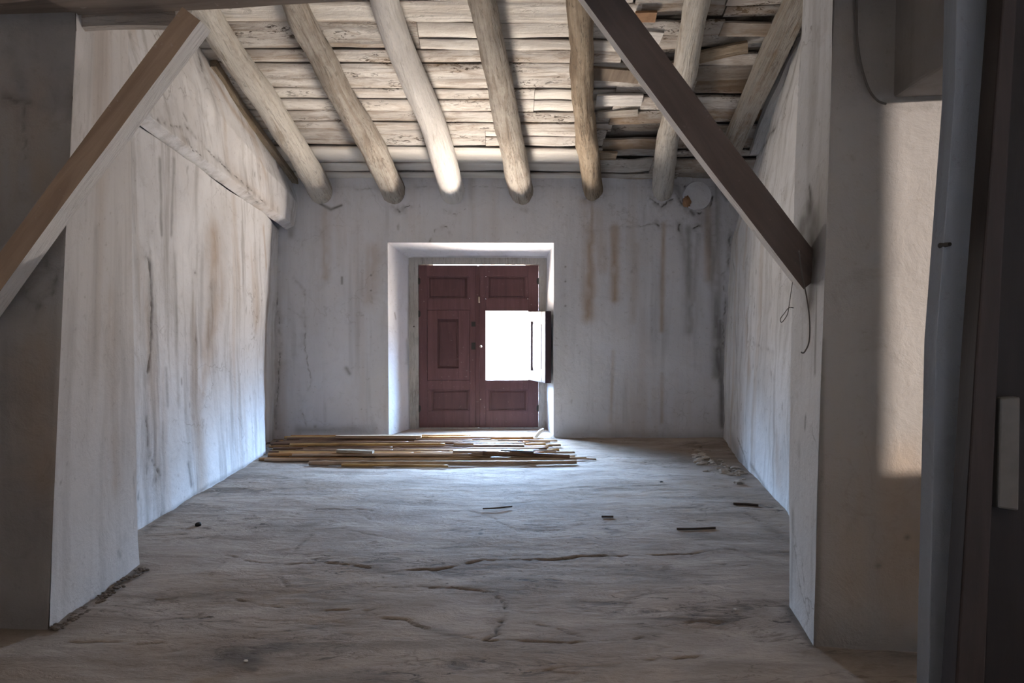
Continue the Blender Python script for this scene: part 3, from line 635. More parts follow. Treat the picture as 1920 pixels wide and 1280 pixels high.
# columns: x, up-slope, room-side normal
SM = Matrix(((1, UPS.x, NRM.x, CE0.x), (0, UPS.y, NRM.y, CE0.y), (0, UPS.z, NRM.z, CE0.z), (0, 0, 0, 1)))
def slope_y(py, px=1000): p = SM.inverted() @ oncei(px, py); return p.y
left_edges = [slope_y(v, 800) for v in (338, 304, 275, 244, 209, 168, 120, 95, 43, 2)]
while left_edges[-1] < 4.6: left_edges.append(left_edges[-1] + random.uniform(.22, .36))
right_edges = [slope_y(v, 1200) for v in (338, 322, 296, 282, 262, 232, 205, 178, 150, 118, 92, 64, 34, 8)]
while right_edges[-1] < 4.6: right_edges.append(right_edges[-1] + random.uniform(.12, .24))
V = []; Fc = []; COL = []
def board(x0, x1, y0, y1, lift, th, seed, tilt=0.0, marks=(0, 0, 0), rag=0.006, bow=0.0):
    rag = max(rag, .013)
    n = max(4, int((x1 - x0) / .045)); k = 7; b0 = len(V); r = random.Random(seed)
    t = np.linspace(0, 1, n); xx = x0 + (x1 - x0) * t
    e0 = y0 + rag * fbm(np.stack([xx * 3, xx * 0 + seed, xx * 0], 1), 1.3, 3, seed) + tilt * (xx - x0)
    e1 = y1 + rag * fbm(np.stack([xx * 3, xx * 0 + seed + 5, xx * 0], 1), 1.3, 3, seed + 1) + tilt * (xx - x0)
    for i in range(n):
        bw = bow * math.sin(math.pi * t[i]); sag = 0.004 * math.sin(t[i] * 9 + seed)
        for j in range(k):
            u = j / (k - 1); yy = e0[i] + (e1[i] - e0[i]) * u; round_ = -0.005 * (abs(2 * u - 1) ** 4)
            V.append((xx[i], yy, lift + bw + sag + round_ + 0.002 * math.sin(40 * yy + seed))); COL.append((max(marks[0], (.0, .35)[j in (0, k - 1)] * (.5 + .5 * math.sin(xx[i] * 5 + seed * 1.7 + j))), max(marks[1], (.1, .6)[j in (0, k - 1)] * (.5 + .5 * math.sin(xx[i] * 3.1 + seed + j))), marks[2], 1))
        for j in (k - 1, 0):
            V.append((xx[i], e0[i] + (e1[i] - e0[i]) * (j / (k - 1)), lift + bw + sag - th)); COL.append((.5, 0, 0, 1))
    m = k + 2
    for i in range(n - 1):
        for j in range(m):
            a = b0 + i * m + j; b = b0 + i * m + (j + 1) % m; Fc.append((a, b, b + m, a + m))
    Fc.append(tuple(b0 + j for j in range(m))[::-1]); Fc.append(tuple(b0 + (n - 1) * m + j for j in range(m)))
rb_ = random.Random(5)
for i, (a, b) in enumerate(zip(left_edges[:-1], left_edges[1:])):
    cuts = [-3.0, 1.02 + rb_.uniform(-.05, .05)]
    if i in (2, 4, 7): cuts = [-3.0, (-.12, .32, -.62)[(2, 4, 7).index(i)], 1.03]
    for q in range(len(cuts) - 1):
        g = rb_.uniform(.008, .022)
        mk = (rb_.choice((0, 0, 0, .15)), rb_.choice((0, 0, .1, .25)), rb_.choice((0, .2, .5)))
        if i in (0, 1): mk = (0, rb_.choice((0, .12)), .9)  # eaves boards coloured paler to stand for daylight thrown up from the window
        lf = rb_.uniform(-.012, .006)
        bb = b - g
        if b - a > .26 and rb_.random() < .6:
            mid_ = a + (b - a) * rb_.uniform(.4, .6)
            board(cuts[q] + .002, cuts[q + 1] - .002, a + g * .3, mid_ - g * .6, lf, .022, 100 + i * 7 + q, rb_.uniform(-.006, .006), mk); a_ = mid_
            board(cuts[q] + .002, cuts[q + 1] - .002, a_ + g * .3, bb, lf - .004, .022, 300 + i * 7 + q, rb_.uniform(-.006, .006), mk)
        else:
            board(cuts[q] + .002, cuts[q + 1] - .002, a + g * .3, bb, lf, .022, 100 + i * 7 + q, rb_.uniform(-.006, .006), mk)
for i, (a, b) in enumerate(zip(right_edges[:-1], right_edges[1:])):
    c1 = rb_.uniform(1.5, 1.9); cuts = [1.05, c1, 3.2]
    for q in range(2):
        if (i, q) in ((4, 0), (9, 0)): continue
        g = rb_.uniform(.010, .035); lf = rb_.uniform(-.02, .03)
        mk = (rb_.choice((0, .15, .35, .5)), rb_.choice((0.1, .3, .6, .9)), rb_.choice((0, .0, .3)))
        board(cuts[q] + rb_.uniform(-.04, .0), cuts[q + 1] + rb_.uniform(-.03, .0), a, b - g, lf, .024, 500 + i * 5 + q, rb_.uniform(-.0, .05), mk, rag=.016, bow=rb_.uniform(-.01, .012))
V2 = [tuple(v) for v in V]
# roof deck behind the lining, and the rear slope over the camera
base = len(V2)
def deck(x0, x1, y0, y1, z0, z1):
    b = len(V2)
    for z in (z0, z1):
        for x, y in ((x0, y0), (x1, y0), (x1, y1), (x0, y1)): V2.append((x, y, z)); COL.append((.8, 0, 0, 1))
    for q in ((3, 2, 1, 0), (4, 5, 6, 7), (0, 1, 5, 4), (1, 2, 6, 5), (2, 3, 7, 6), (3, 0, 4, 7)): Fc.append(tuple(b + k for k in q))
deck(-4.0, 4.4, -.8, 6.8, -.16, -.06)
me = bpy.data.meshes.new('ceiling'); me.from_pydata(V2, [], Fc); me.update()
ca = me.attributes.new('marks', 'FLOAT_COLOR', 'POINT'); ca.data.foreach_set('color', np.array(COL, np.float32).ravel())
ce = tag(link('ceiling', me, M_board), kind='structure'); ce.matrix_world = SM
b = bm_obj  # rear half of the attic, behind the camera
ridge = SM @ Vector((0, 6.8, -.06))
bm = bmesh.new(); M_ = None
pts = [(ridge.y + .1, ridge.z + .15), (ridge.y + .1, ridge.z), (-3.5, 3.0), (-3.5, 3.15)]
for x in (-4.0, 4.4): pass
A = [bm.verts.new((-4.0, y, z)) for y, z in pts]; B = [bm.verts.new((4.4, y, z)) for y, z in pts]
bm.faces.new(A); bm.faces.new(B[::-1])
for k in range(4): bm.faces.new((A[k], A[(k + 1) % 4], B[(k + 1) % 4], B[k]))
tag(bm_obj('ceiling_rear', bm, M_dim), kind='structure')
bm = bmesh.new(); RX0, RX1, RZ0, RZ1 = -1.1, -.1, .9, 2.1  # unseen rear opening, added to let fill daylight onto the foreground
bx(bm, -4, RX0, -3.5, -3.25, -.2, 3.3); bx(bm, RX1, 4.4, -3.5, -3.25, -.2, 3.3); bx(bm, RX0, RX1, -3.5, -3.25, RZ1, 3.3); bx(bm, RX0, RX1, -3.5, -3.25, -.2, RZ0)
tag(bm_obj('wall_rear', bm, M_dim), kind='structure')
bm = bmesh.new(); bx(bm, -4.0, -3.7, -3.5, 3.3, -.2, 6.0); tag(bm_obj('wall_side_left', bm, M_dim), kind='structure')
bm = bmesh.new()
SY0, SY1, SZ0, SZ1 = -.56, .62, .87, 2.60
bx(bm, 4.05, 4.3, -3.5, SY0, -.2, 6.0); bx(bm, 4.05, 4.3, SY1, 3.3, -.2, 6.0); bx(bm, 4.05, 4.3, SY0, SY1, SZ1, 6.0); bx(bm, 4.05, 4.3, SY0, SY1, -.2, SZ0)
tag(bm_obj('wall_side_right', bm, M_dim), kind='structure')

# ================================================================== RAFTERS
raft = [
 ([(362,-20),(402,52),(462,140),(520,222),(564,294),(603,362)], [56,54,50,47,46,46], 0, 'whitewashed log rafter nearest the left wall, its top tucked behind the tan brace'),
 ([(545,-20),(562,31),(617,137),(656,206),(699,275),(742,368)], [50,50,50,48,46,46], 1, 'second log rafter from the left, knobbly and worn brown along its length'),
 ([(712,-40),(725,17),(756,103),(801,206),(825,275),(850,366)], [56,54,52,50,49,47], 2, 'smoothest whitest log rafter, bowed, ending above the left half of the window niche'),
 ([(892,-50),(902,0),(926,103),(940,172),(952,241),(968,309),(977,362)], [52,50,50,48,48,47,46], 1, 'rough cracked grey log rafter ending above the right half of the window niche'),
 ([(1086,-50),(1088,17),(1091,103),(1094,172),(1100,241),(1107,309),(1111,352)], [54,52,46,42,41,40,38], 3, 'bare brown log rafter with peeling foot just right of the window niche'),
 ([(1316,-50),(1309,0),(1294,69),(1283,137),(1268,190),(1256,241),(1247,309),(1242,354)], [50,48,47,44,42,41,41,40], 0, 'whitewashed log rafter crossed by the dark right-hand brace'),
]
for i, (pp_, wd, mi, lab) in enumerate(raft):
    pts = [oncei(x, y, .125) for x, y in pp_]
    rad = [wd[k] * .5 * (pts[k] - CAM).dot(RM @ Vector((0, 0, -1))) / F * (1.0) for k in range(len(pts))]
    e = pts[-1] + (pts[-1] - pts[-2]).normalized() * .25; s_ = pts[0] + (pts[0] - pts[1]).normalized() * .9
    pts = [s_] + pts + [e]; rad = [rad[0] * 1.02] + rad + [rad[-1] * .8]
    o = tube_mesh('log_rafter', pts[::-1], rad[::-1], M_raft[mi], nseg=22, rough=(.026, .028, .010, .034)[mi] , seed=i + 2, rings=90)
    tag(o, lab, 'rafter', 'log rafters carrying the roof boards')

def beam_between(name, p0, p1, wdt, dep, m, facing, bev=.006, rough=.006, seed=1, taper=1.0, mats=None, nz=40):
    """square timber: local z along, local y towards 'facing'"""
    z = (p1 - p0).normalized(); f = Vector(facing); f = (f - z * f.dot(z)).normalized(); x = f.cross(z)
    M = Matrix((x, f, z)).transposed().to_4x4(); M.translation = p0; L = (p1 - p0).length
    prof = []
    k = 5
    for a in range(k): prof.append((-.5 + a / k, .5))
    for a in range(k): prof.append((.5, .5 - a / k))
    for a in range(k): prof.append((.5 - a / k, -.5))
    for a in range(k): prof.append((-.5, -.5 + a / k))
    Vv = []
    for i in range(nz + 1):
        t = i / nz; s_ = 1 + (taper - 1) * t
        for (u, v) in prof: Vv.append((u * wdt * s_, v * dep * s_, t * L))
    Vv = np.array(Vv); d1 = fbm(Vv + seed * 3.1, (7, 7, 1.6), 3, seed) * rough; d2 = fbm(Vv + seed * 5.1 + 9, (7, 7, 1.6), 3, seed + 8) * rough
    bow = rough * 1.2 * np.sin(Vv[:, 2] / L * math.pi)
    Vv[:, 0] += d1 + bow; Vv[:, 1] += d2
    n = len(prof); Ff = []
    for i in range(nz):
        for q in range(n):
            a = i * n + q; b = i * n + (q + 1) % n; Ff.append((a, a + n, b + n, b))
    Ff.append(tuple(range(n))); Ff.append(tuple(nz * n + q for q in range(n))[::-1])
    me = bpy.data.meshes.new(name); me.from_pydata([tuple(v) for v in Vv], [], Ff); me.update()
    o = link(name, me, m); o.matrix_world = M
    if mats:
        for p in me.polygons:
            c = p.center; p.material_index = mats(c, p.normal)
    return o
# squared rafter and rotten lath against the right wall
o = beam_between('squared_rafter', oncei(1366, 290, .085), oncei(1531, -70, .085), .165, .13, M_raft[4], NRM, rough=.014, seed=5)
tag(o, 'flat squared rafter running down beside the top of the right wall', 'rafter', 'squared timbers at the right wall')
o = beam_between('split_lath', oncei(1416, 285, .05), oncei(1528, 40, .05), .11, .06, M_raft[2], NRM, rough=.03, seed=8)
tag(o, 'rotten whitish lath wedged between the squared rafter and the right wall', 'lath', 'squared timbers at the right wall')
o = beam_between('edge_lath', oncei(566, 356, .03), oncei(396, 120, .03), .09, .06, M_raft[3], NRM, rough=.02, seed=9)
tag(o, 'thin brown lath in the gap between the left wall top and first log rafter', 'lath')

# loose broken boards caught in the right part of the lining
def slat(px0, px1, wdt, lab, m, lift=.035, seed=1, name='loose_board', ang=None):
    a, b = oncei(*px0, lift), oncei(*px1, lift)
    o = beam_between(name, a, b, wdt, .022, m, NRM, rough=.004, seed=seed, nz=20); tag(o, lab, 'board', 'loose broken roof boards'); return o
slat((1118,188), (1204,187), .15, 'short pale sawn board end just right of the bare brown rafter', M_raft[2], .03, 3)
slat((1120,216), (1196,210), .10, 'rough round-backed board piece below the short pale board end', M_raft[1], .03, 4)
slat((1112,292), (1156,292), .13, 'ochre stained board stub beside the lower end of the bare brown rafter', M_raft[3], .03, 5)
slat((1108,137), (1200,144), .15, 'dark rotten board sagging between the brown rafter and the dark brace', M_beam, .012, 6)
slat((1190,66), (1240,70), .12, 'pale board end showing above the dark brace near the top of the picture', M_raft[2], .02, 7)
slat((1310,108), (1402,88), .13, 'mouldy brown board right of the last log rafter, near the squared rafter', M_raft[3], .03, 9)
a, b_ = oncei(1190, 32, .02), oncei(1230, 31, .02)
o = beam_between('clay_tile', a, b_, .10, .02, M_clay, NRM, rough=.003, nz=10); tag(o, 'orange clay tile piece showing between the roof boards above the dark brace', 'tile')

# log end buried in the far wall under the boards
pe = at(1308, 366, 7.775)
o = tube_mesh('buried_log_end', [pe + Vector((0, .28, 0)), pe + Vector((0, .05, 0)), pe], [.155, .155, .145], [M_back], nseg=28, rough=.008, seed=4, rings=8)
tag(o, 'round limewashed log end set in the far wall right of the last rafter', 'log end')
pc = at(1288, 378, 7.765)
bm = bmesh.new(); bmesh.ops.create_icosphere(bm, subdivisions=3, radius=1)
for v in bm.verts:
    n_ = Vector((random.uniform(-.05, .05),) * 3); v.co = Vector((v.co.x * .045, v.co.y * .02, v.co.z * .06)) * (1 + .12 * math.sin(v.co.x * 9 + v.co.z * 7))
o = bm_obj('clay_patch', bm, M_clay, None, True); o.location = pc; tag(o, 'small orange clay lump on the round log end', 'clay lump')

# ================================================================== TRUSS
YT = 2.9
# left brace: brown front, pale underside
def two_tone(c, n): return 1 if abs(n.x) > .7 and n.x * side > 0 else 0
c0, c1 = at(-62, 598, YT), at(360, 27, YT)
fw = .086
z = (c1 - c0).normalized(); xx = Vector((0, -1, 0)).cross(z)
side = 1 if xx.x > 0 else -1
shift = Vector((0, .052, 0))
o = beam_between('diagonal_brace', c0 + shift, c1 + shift, fw, .104, [M_brace_tan, M_white_edge], (0, -1, 0), rough=.006, seed=3, mats=two_tone)
tag(o, 'tan left-hand diagonal brace with a pale lower edge, rising to the tie beam', 'brace', 'diagonal braces under the tie beam')
c0, c1 = at(1527, 523, 3.02), at(1070, -82, 2.93)
z = (c1 - c0).normalized(); xx = Vector((0, -1, 0)).cross(z); side = 1 if xx.x < 0 else -1
o = beam_between('diagonal_brace', c0 + Vector((0, .02, 0)), c1 + Vector((0, .02, 0)), .128, .060, [M_brace_dark, M_white_edge], (0, -1, 0), rough=.005, seed=6, mats=two_tone)
tag(o, 'dark brown right-hand diagonal brace with a thin pale lower edge, crossing the log rafters', 'brace', 'diagonal braces under the tie beam')
# tie beam
def beam_dir(px0, py0, y0, px1, py1, y1, up, h, dep, name, m, seed, rough=.012):
    a, b = at(px0, py0, y0), at(px1, py1, y1); a = a + Vector((0, dep / 2, h / 2)); b = b + Vector((0, dep / 2, h / 2))
    return beam_between(name, a, b, h, dep, m, (0, -1, 0), rough=rough, seed=seed, nz=80)
M_beam.node_tree
M_beam_z = wood('grey_brown_tie_beam', (0.25, 0.20, 0.16), (0.17, 0.13, 0.10), 0.85, 2)
tb0, tb1 = at(0, 44, 3.13), at(745, 3, 2.95); tv = tb1 - tb0
q0, q1 = tb0 - tv * 1.1 + Vector((0, -.075, .13)), tb1 + tv * 1.3 + Vector((0, -.075, .13))
o = beam_between('tie_beam', q0, q1, .26, .15, M_beam_z, (0, -1, 0), rough=.012, seed=12, nz=80)
tag(o, 'grey-brown horizontal tie beam across the top left of the picture', 'beam')
o = beam_dir(132, 52, 3.14, 330, 50, 3.10, None, .075, .05, 'packing_board', limewood('limed_packing', (0.50, 0.45, 0.40), (0.32, 0.25, 0.19), .4, 2, .3), 14, .006)
tag(o, 'limed packing board under the tie beam between the left pier and the tan brace', 'board')

# ================================================================== WINDOW
wf = tag(empty('window_1', (at(896, 640, YF).x, YF, .05)), kind='structure')
def px(x): return at(x, 640, YF + .01).x
def pz(y): return at(896, y, YF + .01).z
bm = bmesh.new()
fx0, fx1 = px(785), px(1010)
fz1 = pz(495.2)
bx(bm, il - .06, fx0, YF - .01, YF + .09, .0, it + .06); bx(bm, fx1, ir + .06, YF - .01, YF + .09, .0, it + .06)
bx(bm, fx0, fx1, YF - .01, YF + .09, fz1 - .004, it + .06); bx(bm, fx0, fx1, YF - .005, YF + .09, .0, .054); bx(bm, fx0, fx1, YF + .05, YF + .09, .0, .075)
bx(bm, fx0, px(812), YF + .05, YF + .1, fz1 - .02, it + .05); bx(bm, px(985), fx1, YF + .05, YF + .1, fz1 - .02, it + .05)
# stops behind the leaves
bx(bm, fx0, fx0 + .03, YF + .065, YF + .12, .02, fz1); bx(bm, fx1 - .03, fx1, YF + .065, YF + .12, .02, fz1)
o = bm_obj('window_frame', bm, M_frame, bev=.004); world_child(o, wf)
YL = YF + .005; TH = .042
def leaf(name, x0, x1, holes, label):
    """shutter leaf: frame with stiles and rails round the given openings (x0,x1,z0,z1)"""
    z0, z1 = .055, pz(497)
    root = tag(empty(name, (x0, YL, z0)), label, 'window shutter', 'pair of shutter leaves in the far window')
    xs_ = sorted({x0, x1, *[h[0] for h in holes], *[h[1] for h in holes]}); 
    bm = bmesh.new()
    hs = sorted(holes, key=lambda h: h[2]); 
    # stiles follow the widest opening, rails fill between
    sx0 = min(h[0] for h in holes); sx1 = max(h[1] for h in holes)
    bx(bm, x0, sx0, YL, YL + TH, z0, z1); bx(bm, sx1, x1, YL, YL + TH, z0, z1)
    zc = z0
    for h in hs:
        bx(bm, sx0, sx1, YL, YL + TH, zc, h[2]); zc = h[3]
        if h[0] - sx0 > .002: bx(bm, sx0, h[0], YL, YL + TH, h[2], h[3])
        if sx1 - h[1] > .002: bx(bm, h[1], sx1, YL, YL + TH, h[2], h[3])
    bx(bm, sx0, sx1, YL, YL + TH, zc, z1)
    o = bm_obj('leaf_frame', bm, M_shut, bev=.003); world_child(o, root)
    return root
def panel(root, nm, x0, x1, z0, z1, y0, m):
    bm = bmesh.new(); bx(bm, x0 - .004, x1 + .004, y0 + .016, y0 + .034, z0 - .004, z1 + .004)
    i = .028   # raised field
    vs = bx(bm, x0 + i, x1 - i, y0 + .007, y0 + .018, z0 + i, z1 - i)
    o = bm_obj(nm, bm, m, bev=.004); world_child(o, root)
    bm = bmesh.new(); t = .010
    for a in ((x0, x1, z0, z0 + t), (x0, x1, z1 - t, z1), (x0, x0 + t, z0, z1), (x1 - t, x1, z0, z1)): bx(bm, a[0], a[1], y0 + .004, y0 + .02, a[2], a[3])
    o2 = bm_obj('moulding', bm, M_shut, bev=.003); world_child(o2, root); return o
Lx0, Lx1 = fx0 + .003, px(896); Rx0, Rx1 = px(897.5), fx1 - .003
zt0, zt1 = pz(560), pz(518); zh0, zh1 = pz(712.5), pz(583); zb0, zb1 = pz(770), pz(730)
LT = (px(803), px(877), zt0, zt1); LH = (px(801), px(881), zh0, zh1 + .012); LB = (px(808), px(880), zb0, zb1)
RT = (px(915), px(985), zt0, zt1); RH = (px(911), px(990), zh0, zh1); RB = (px(916), px(987), zb0, zb1)
L = leaf('window_shutter', Lx0, Lx1, [LT, LH, LB], 'left oxblood shutter leaf of the far window with its hatch closed')
panel(L, 'top_panel', *LT, YL, M_shut_d); panel(L, 'bottom_panel', *LB, YL, M_shut_d)
def hatch_mesh(x0, x1, z0, z1, y0, i0, mfr, th=.034):
    bm = bmesh.new()
    (a, b_, c, d) = i0
    bx(bm, x0, a, y0, y0 + th, z0, z1); bx(bm, b_, x1, y0, y0 + th, z0, z1); bx(bm, a, b_, y0, y0 + th, z0, c); bx(bm, a, b_, y0, y0 + th, d, z1)
    return bm
bm = bmesh.new(); bx(bm, LH[0] - .02, LH[1] + .02, YL + TH - .004, YL + TH + .006, LH[2] - .02, LH[3] + .02); o = bm_obj('hatch_light_backing', bm, M_shut_d); world_child(o, L)  # unseen backing added behind the closed hatch to block light leaks
g = .003
hx = (LH[0] + g, LH[1] - g, LH[2] + g, LH[3] - g); ip = (px(820), px(860), pz(690), pz(598))
o = bm_obj('hatch', hatch_mesh(*hx, YL - .004, ip, None, .04), M_shut, bev=.003); world_child(o, L); hatchL = o
bm = bmesh.new(); bx(bm, ip[0] - .003, ip[1] + .003, YL + .014, YL + .028, ip[2] - .003, ip[3] + .003); bx(bm, ip[0] + .025, ip[1] - .025, YL + .006, YL + .016, ip[2] + .03, ip[3] - .03)
o = bm_obj('hatch_panel', bm, M_shut_d, bev=.003); o.parent = hatchL; o.matrix_parent_inverse = Matrix.Translation(L.location).inverted() @ Matrix.Identity(4) if False else Matrix.Identity(4)
bm = bmesh.new(); 
def add_hinge(root, x, zc):
    bm = bmesh.new(); bmesh.ops.create_cone(bm, cap_ends=True, segments=10, radius1=.009, radius2=.009, depth=.07, matrix=Matrix.Translation((x, YL - .008, zc)))
    bx(bm, x - .016, x + .016, YL - .004, YL - .0005, zc - .025, zc + .025)
    o = bm_obj('hinge', bm, M_iron); world_child(o, root)
for zc in (pz(527), pz(588), pz(765)): add_hinge(L, Lx0 + .004, zc)
R = leaf('window_shutter', Rx0, Rx1, [RT, RH, RB], 'right oxblood shutter leaf of the far window with its hatch swung open to daylight')
panel(R, 'top_panel', *RT, YL, M_shut_d); panel(R, 'bottom_panel', *RB, YL, M_shut_d)
for zc in (pz(527), pz(765)): add_hinge(R, Rx1 - .004, zc)
# astragal over the meeting stiles with small catches
bm = bmesh.new(); bx(bm, Rx0 - .035, Rx0 + .012, YL - .014, YL - .001, .06, pz(498)); o = bm_obj('meeting_strip', bm, M_shut_d, bev=.004); world_child(o, R)
def blob(root, nm, x, z, r, m, dy=.018):
    bm = bmesh.new(); bmesh.ops.create_icosphere(bm, subdivisions=2, radius=r, matrix=Matrix.Translation((x, YL - dy, z)) @ Matrix.Diagonal((1, .6, 1, 1)))
    o = bm_obj(nm, bm, m, None, True); world_child(o, root)
blob(R, 'knob', px(901.5), pz(649), .014, M_brass); 
bm = bmesh.new(); bx(bm, px(897), px(900), YL - .024, YL - .012, pz(566), pz(556)); bmesh.ops.create_icosphere(bm, subdivisions=2, radius=.011, matrix=Matrix.Translation((px(898.5), YL - .022, pz(566))))
o = bm_obj('latch_hook', bm, M_brass, None, True); world_child(o, R)
blob(R, 'stud', px(901), pz(748), .008, M_brass)
bm = bmesh.new(); bx(bm, px(884), px(897), YL - .008, YL - .001, pz(612), pz(603)); o = bm_obj('lock_bolt', bm, M_iron, bev=.002); world_child(o, L)
bm = bmesh.new(); bx(bm, px(884), px(897), YL - .008, YL - .001, pz(655), pz(642)); o = bm_obj('lock_bolt', bm, M_iron, bev=.002); world_child(o, L)
# open hatch: hinged on the right stile, swung into the room
HW = .445; hz0, hz1 = zh0 + .004, zh1 - .004
hp = Vector((RH[1] - .004, YL - .004, 0)); fe = Vector((at(1022, 640, 7.78).x, 7.78, 0)); ang = math.atan2(fe.y - hp.y, fe.x - hp.x); HW = (fe - hp).length
HM = Matrix.Translation(hp) @ Matrix.Rotation(ang, 4, 'Z')      # local x from hinge to free edge, local y = right-hand normal
th = .05
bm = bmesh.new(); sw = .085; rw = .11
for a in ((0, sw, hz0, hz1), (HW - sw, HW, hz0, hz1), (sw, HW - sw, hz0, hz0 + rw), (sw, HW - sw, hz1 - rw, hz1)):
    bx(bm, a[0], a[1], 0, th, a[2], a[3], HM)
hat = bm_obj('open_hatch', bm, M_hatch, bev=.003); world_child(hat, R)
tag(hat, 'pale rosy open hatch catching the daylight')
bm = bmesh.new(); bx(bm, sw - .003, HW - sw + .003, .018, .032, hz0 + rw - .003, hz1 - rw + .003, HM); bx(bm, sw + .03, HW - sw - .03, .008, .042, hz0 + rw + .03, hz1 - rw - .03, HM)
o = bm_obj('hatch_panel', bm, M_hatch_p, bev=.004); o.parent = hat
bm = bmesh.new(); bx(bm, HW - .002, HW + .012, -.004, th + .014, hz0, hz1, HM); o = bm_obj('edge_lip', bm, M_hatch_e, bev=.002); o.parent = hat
# fix sub-part parenting (meshes are in world space)
bpy.context.view_layer.update()
for ob in bpy.data.objects:
    if ob.parent in (hat, hatchL): ob.matrix_parent_inverse = ob.parent.matrix_world.inverted()

# ================================================================== CANES
grp = 'dry canes laid on the floor under the window'
rc = random.Random(21)
def cane(p0, p1, r, mi, label, seed, curve=0.0, group=grp, name='dry_cane', bendz=0.0):
    p0, p1 = Vector(p0), Vector(p1); L = (p1 - p0).length; dirn = (p1 - p0).normalized(); sidev = dirn.cross(Vector((0, 0, 1))).normalized()
    n = max(8, int(L / .045)); node = rc.uniform(.16, .24); off = rc.uniform(0, node); V_ = []; nseg = 9
    M = Matrix.Translation(p0) @ (dirn.to_track_quat('X', 'Z')).to_matrix().to_4x4()
    ph = rc.uniform(0, 6)
    for i in range(n):
        s = L * i / (n - 1); q = (s + off) % node; q = min(q, node - q); bulge = .18 * math.exp(-(q / .012) ** 2); tp = 1 - .25 * s / L
        cy = curve * math.sin(math.pi * s / L) + .004 * math.sin(s * 3 + ph); cz = bendz * math.sin(math.pi * s / L)
        for k in range(nseg):
            th = 2 * math.pi * k / nseg; rr = r * tp * (1 + bulge); V_.append((s, cy + rr * math.cos(th), cz + rr * math.sin(th)))
    F_ = []
    for i in range(n - 1):
        for k in range(nseg): a = i * nseg + k; b = i * nseg + (k + 1) % nseg; F_.append((a, a + nseg, b + nseg, b))
    F_.append(tuple(range(nseg))); F_.append(tuple((n - 1) * nseg + k for k in range(nseg))[::-1])
    me = bpy.data.meshes.new(name); me.from_pydata(V_, [], F_); me.update(); o = link(name, me, M_cane[mi], None, True)
    me.polygons[-1].use_smooth = False; me.polygons[-2].use_smooth = False
    o.matrix_world = M; tag(o, label, 'cane', group); return o
bands = [(6.52, 6.80, 'in the front rows of the pile, nearest the open floor'), (6.80, 7.20, 'in the middle rows of the pile on the floor'), (7.20, 7.68, 'in the back rows of the pile, against the far wall and niche')]
def row_name(y):
    return ('frontmost rows' if y < 6.68 else 'front rows' if y < 6.84 else 'rows before the middle' if y < 7.0 else 'middle rows' if y < 7.16 else 'rows behind the middle' if y < 7.32 else 'back rows' if y < 7.48 else 'rows against the wall')
kinds = ['ochre cane', 'dark brown cane', 'bleached cane', 'yellowish cane']
y = 6.56; seed = 0
rows0 = []
while y < 7.62:
    rows0.append(y); y += .034
lay = [(0.018, rows0), (0.050, [v + .018 for v in rows0[1:-3]]), (.080, [v + .01 for v in rows0[12:-4:2]])]
for zl, rows in lay:
    for y in rows:
        t = (y - 6.5) / 1.2
        xl = -2.13 - .06 * t + rc.uniform(0, .38) if y < 7.0 else -2.22 + rc.uniform(.02, .45)
        xr = .70 - .25 * t + rc.uniform(-.45, .15) if zl < .04 else .45 - .2 * t + rc.uniform(-.6, .15)
        segs = [(xl, xr)]
        if rc.random() < .45:
            c = rc.uniform(xl + .7, xr - .6); segs = [(xl, c - .02), (c + rc.uniform(.02, .12), xr)]
        for a, b in segs:
            r = rc.uniform(.011, .0175); mi = rc.choice((0, 0, 1, 1, 3)) if (a + b) / 2 < -.75 else rc.choice((0, 2, 2, 1, 2, 3))
            sl = rc.uniform(-.010, .010)
            lab = '%s %s, %s, %s' % ('long' if b - a > 1.5 else 'short', kinds[mi], ('bottom layer', 'middle layer', 'on top')[0 if zl < .03 else 1 if zl < .06 else 2],
                'touching the left corner' if a < -2.05 else 'left half' if b < -.6 else 'right half' if a > -.9 else 'protruding at right' if b > .6 else 'middle span') + ', ' + row_name(y)
            lab_b = [s for lo, hi, s in bands if lo <= y < hi] or [bands[2][2] if y > 7 else bands[0][2]]
            cane((a, y, zl), (b, y + sl, zl + rc.uniform(-.002, .003)), r, mi, lab, seed, rc.uniform(-.006, .006), group='canes: ' + lab); seed += 1
# the ones that can be told apart
g2 = None
cane(fl(580, 868, .018), fl(1081, 866, .022), .021, 2, 'long pale foremost cane with a blunt sawn right end', 900, -.02, group=None)
cane(fl(640, 872, .014), fl(840, 873, .014), .013, 3, 'short yellow cane at the very front left of centre of the pile', 903, .0, group=None)
cane(fl(880, 852, .055), fl(1118, 861, .014), .010, 2, 'thin cane sticking out furthest right from the pile', 901, .01, group=None)
cane(fl(905, 849, .075), fl(1068, 856, .04), .022, 1, 'thick dark brown cane at the right end of the pile', 902, .02, group=None)
cane(fl(640, 819, .075), fl(1045, 826, .05), .011, 2, 'thin bleached cane along the back edge crossing the niche floor', 904, -.01, group=None)
# flat brown battens in the pile
def batten(p0, p1, w_, lab, m, seed):
    o = beam_between('wooden_batten', Vector(p0), Vector(p1), w_, .022, m, (0, 0, 1), rough=.003, seed=seed, nz=16); tag(o, lab, 'batten', 'wooden battens on the cane pile')
batten(fl(888, 835, .115), fl(983, 835, .115), .06, 'short tan batten lying on the canes in front of the niche right side', M_brace_tan, 31)
batten(fl(850, 846, .082), fl(935, 847, .082), .05, 'brown batten on the canes, right of centre near the front', M_brace_tan, 32)
batten(fl(940, 845, .082), fl(1000, 847, .082), .05, 'darkest stubby batten on the right half of the canes', M_brace_dark, 33)
batten(fl(632, 845, .082), fl(700, 847, .082), .05, 'yellow-brown split batten on the left half of the canes', M_raft[3], 34)
batten(fl(630, 818, .115), fl(790, 818, .115), .06, 'brown batten along the back of the pile beside the niche left corner', M_brace_tan, 35)
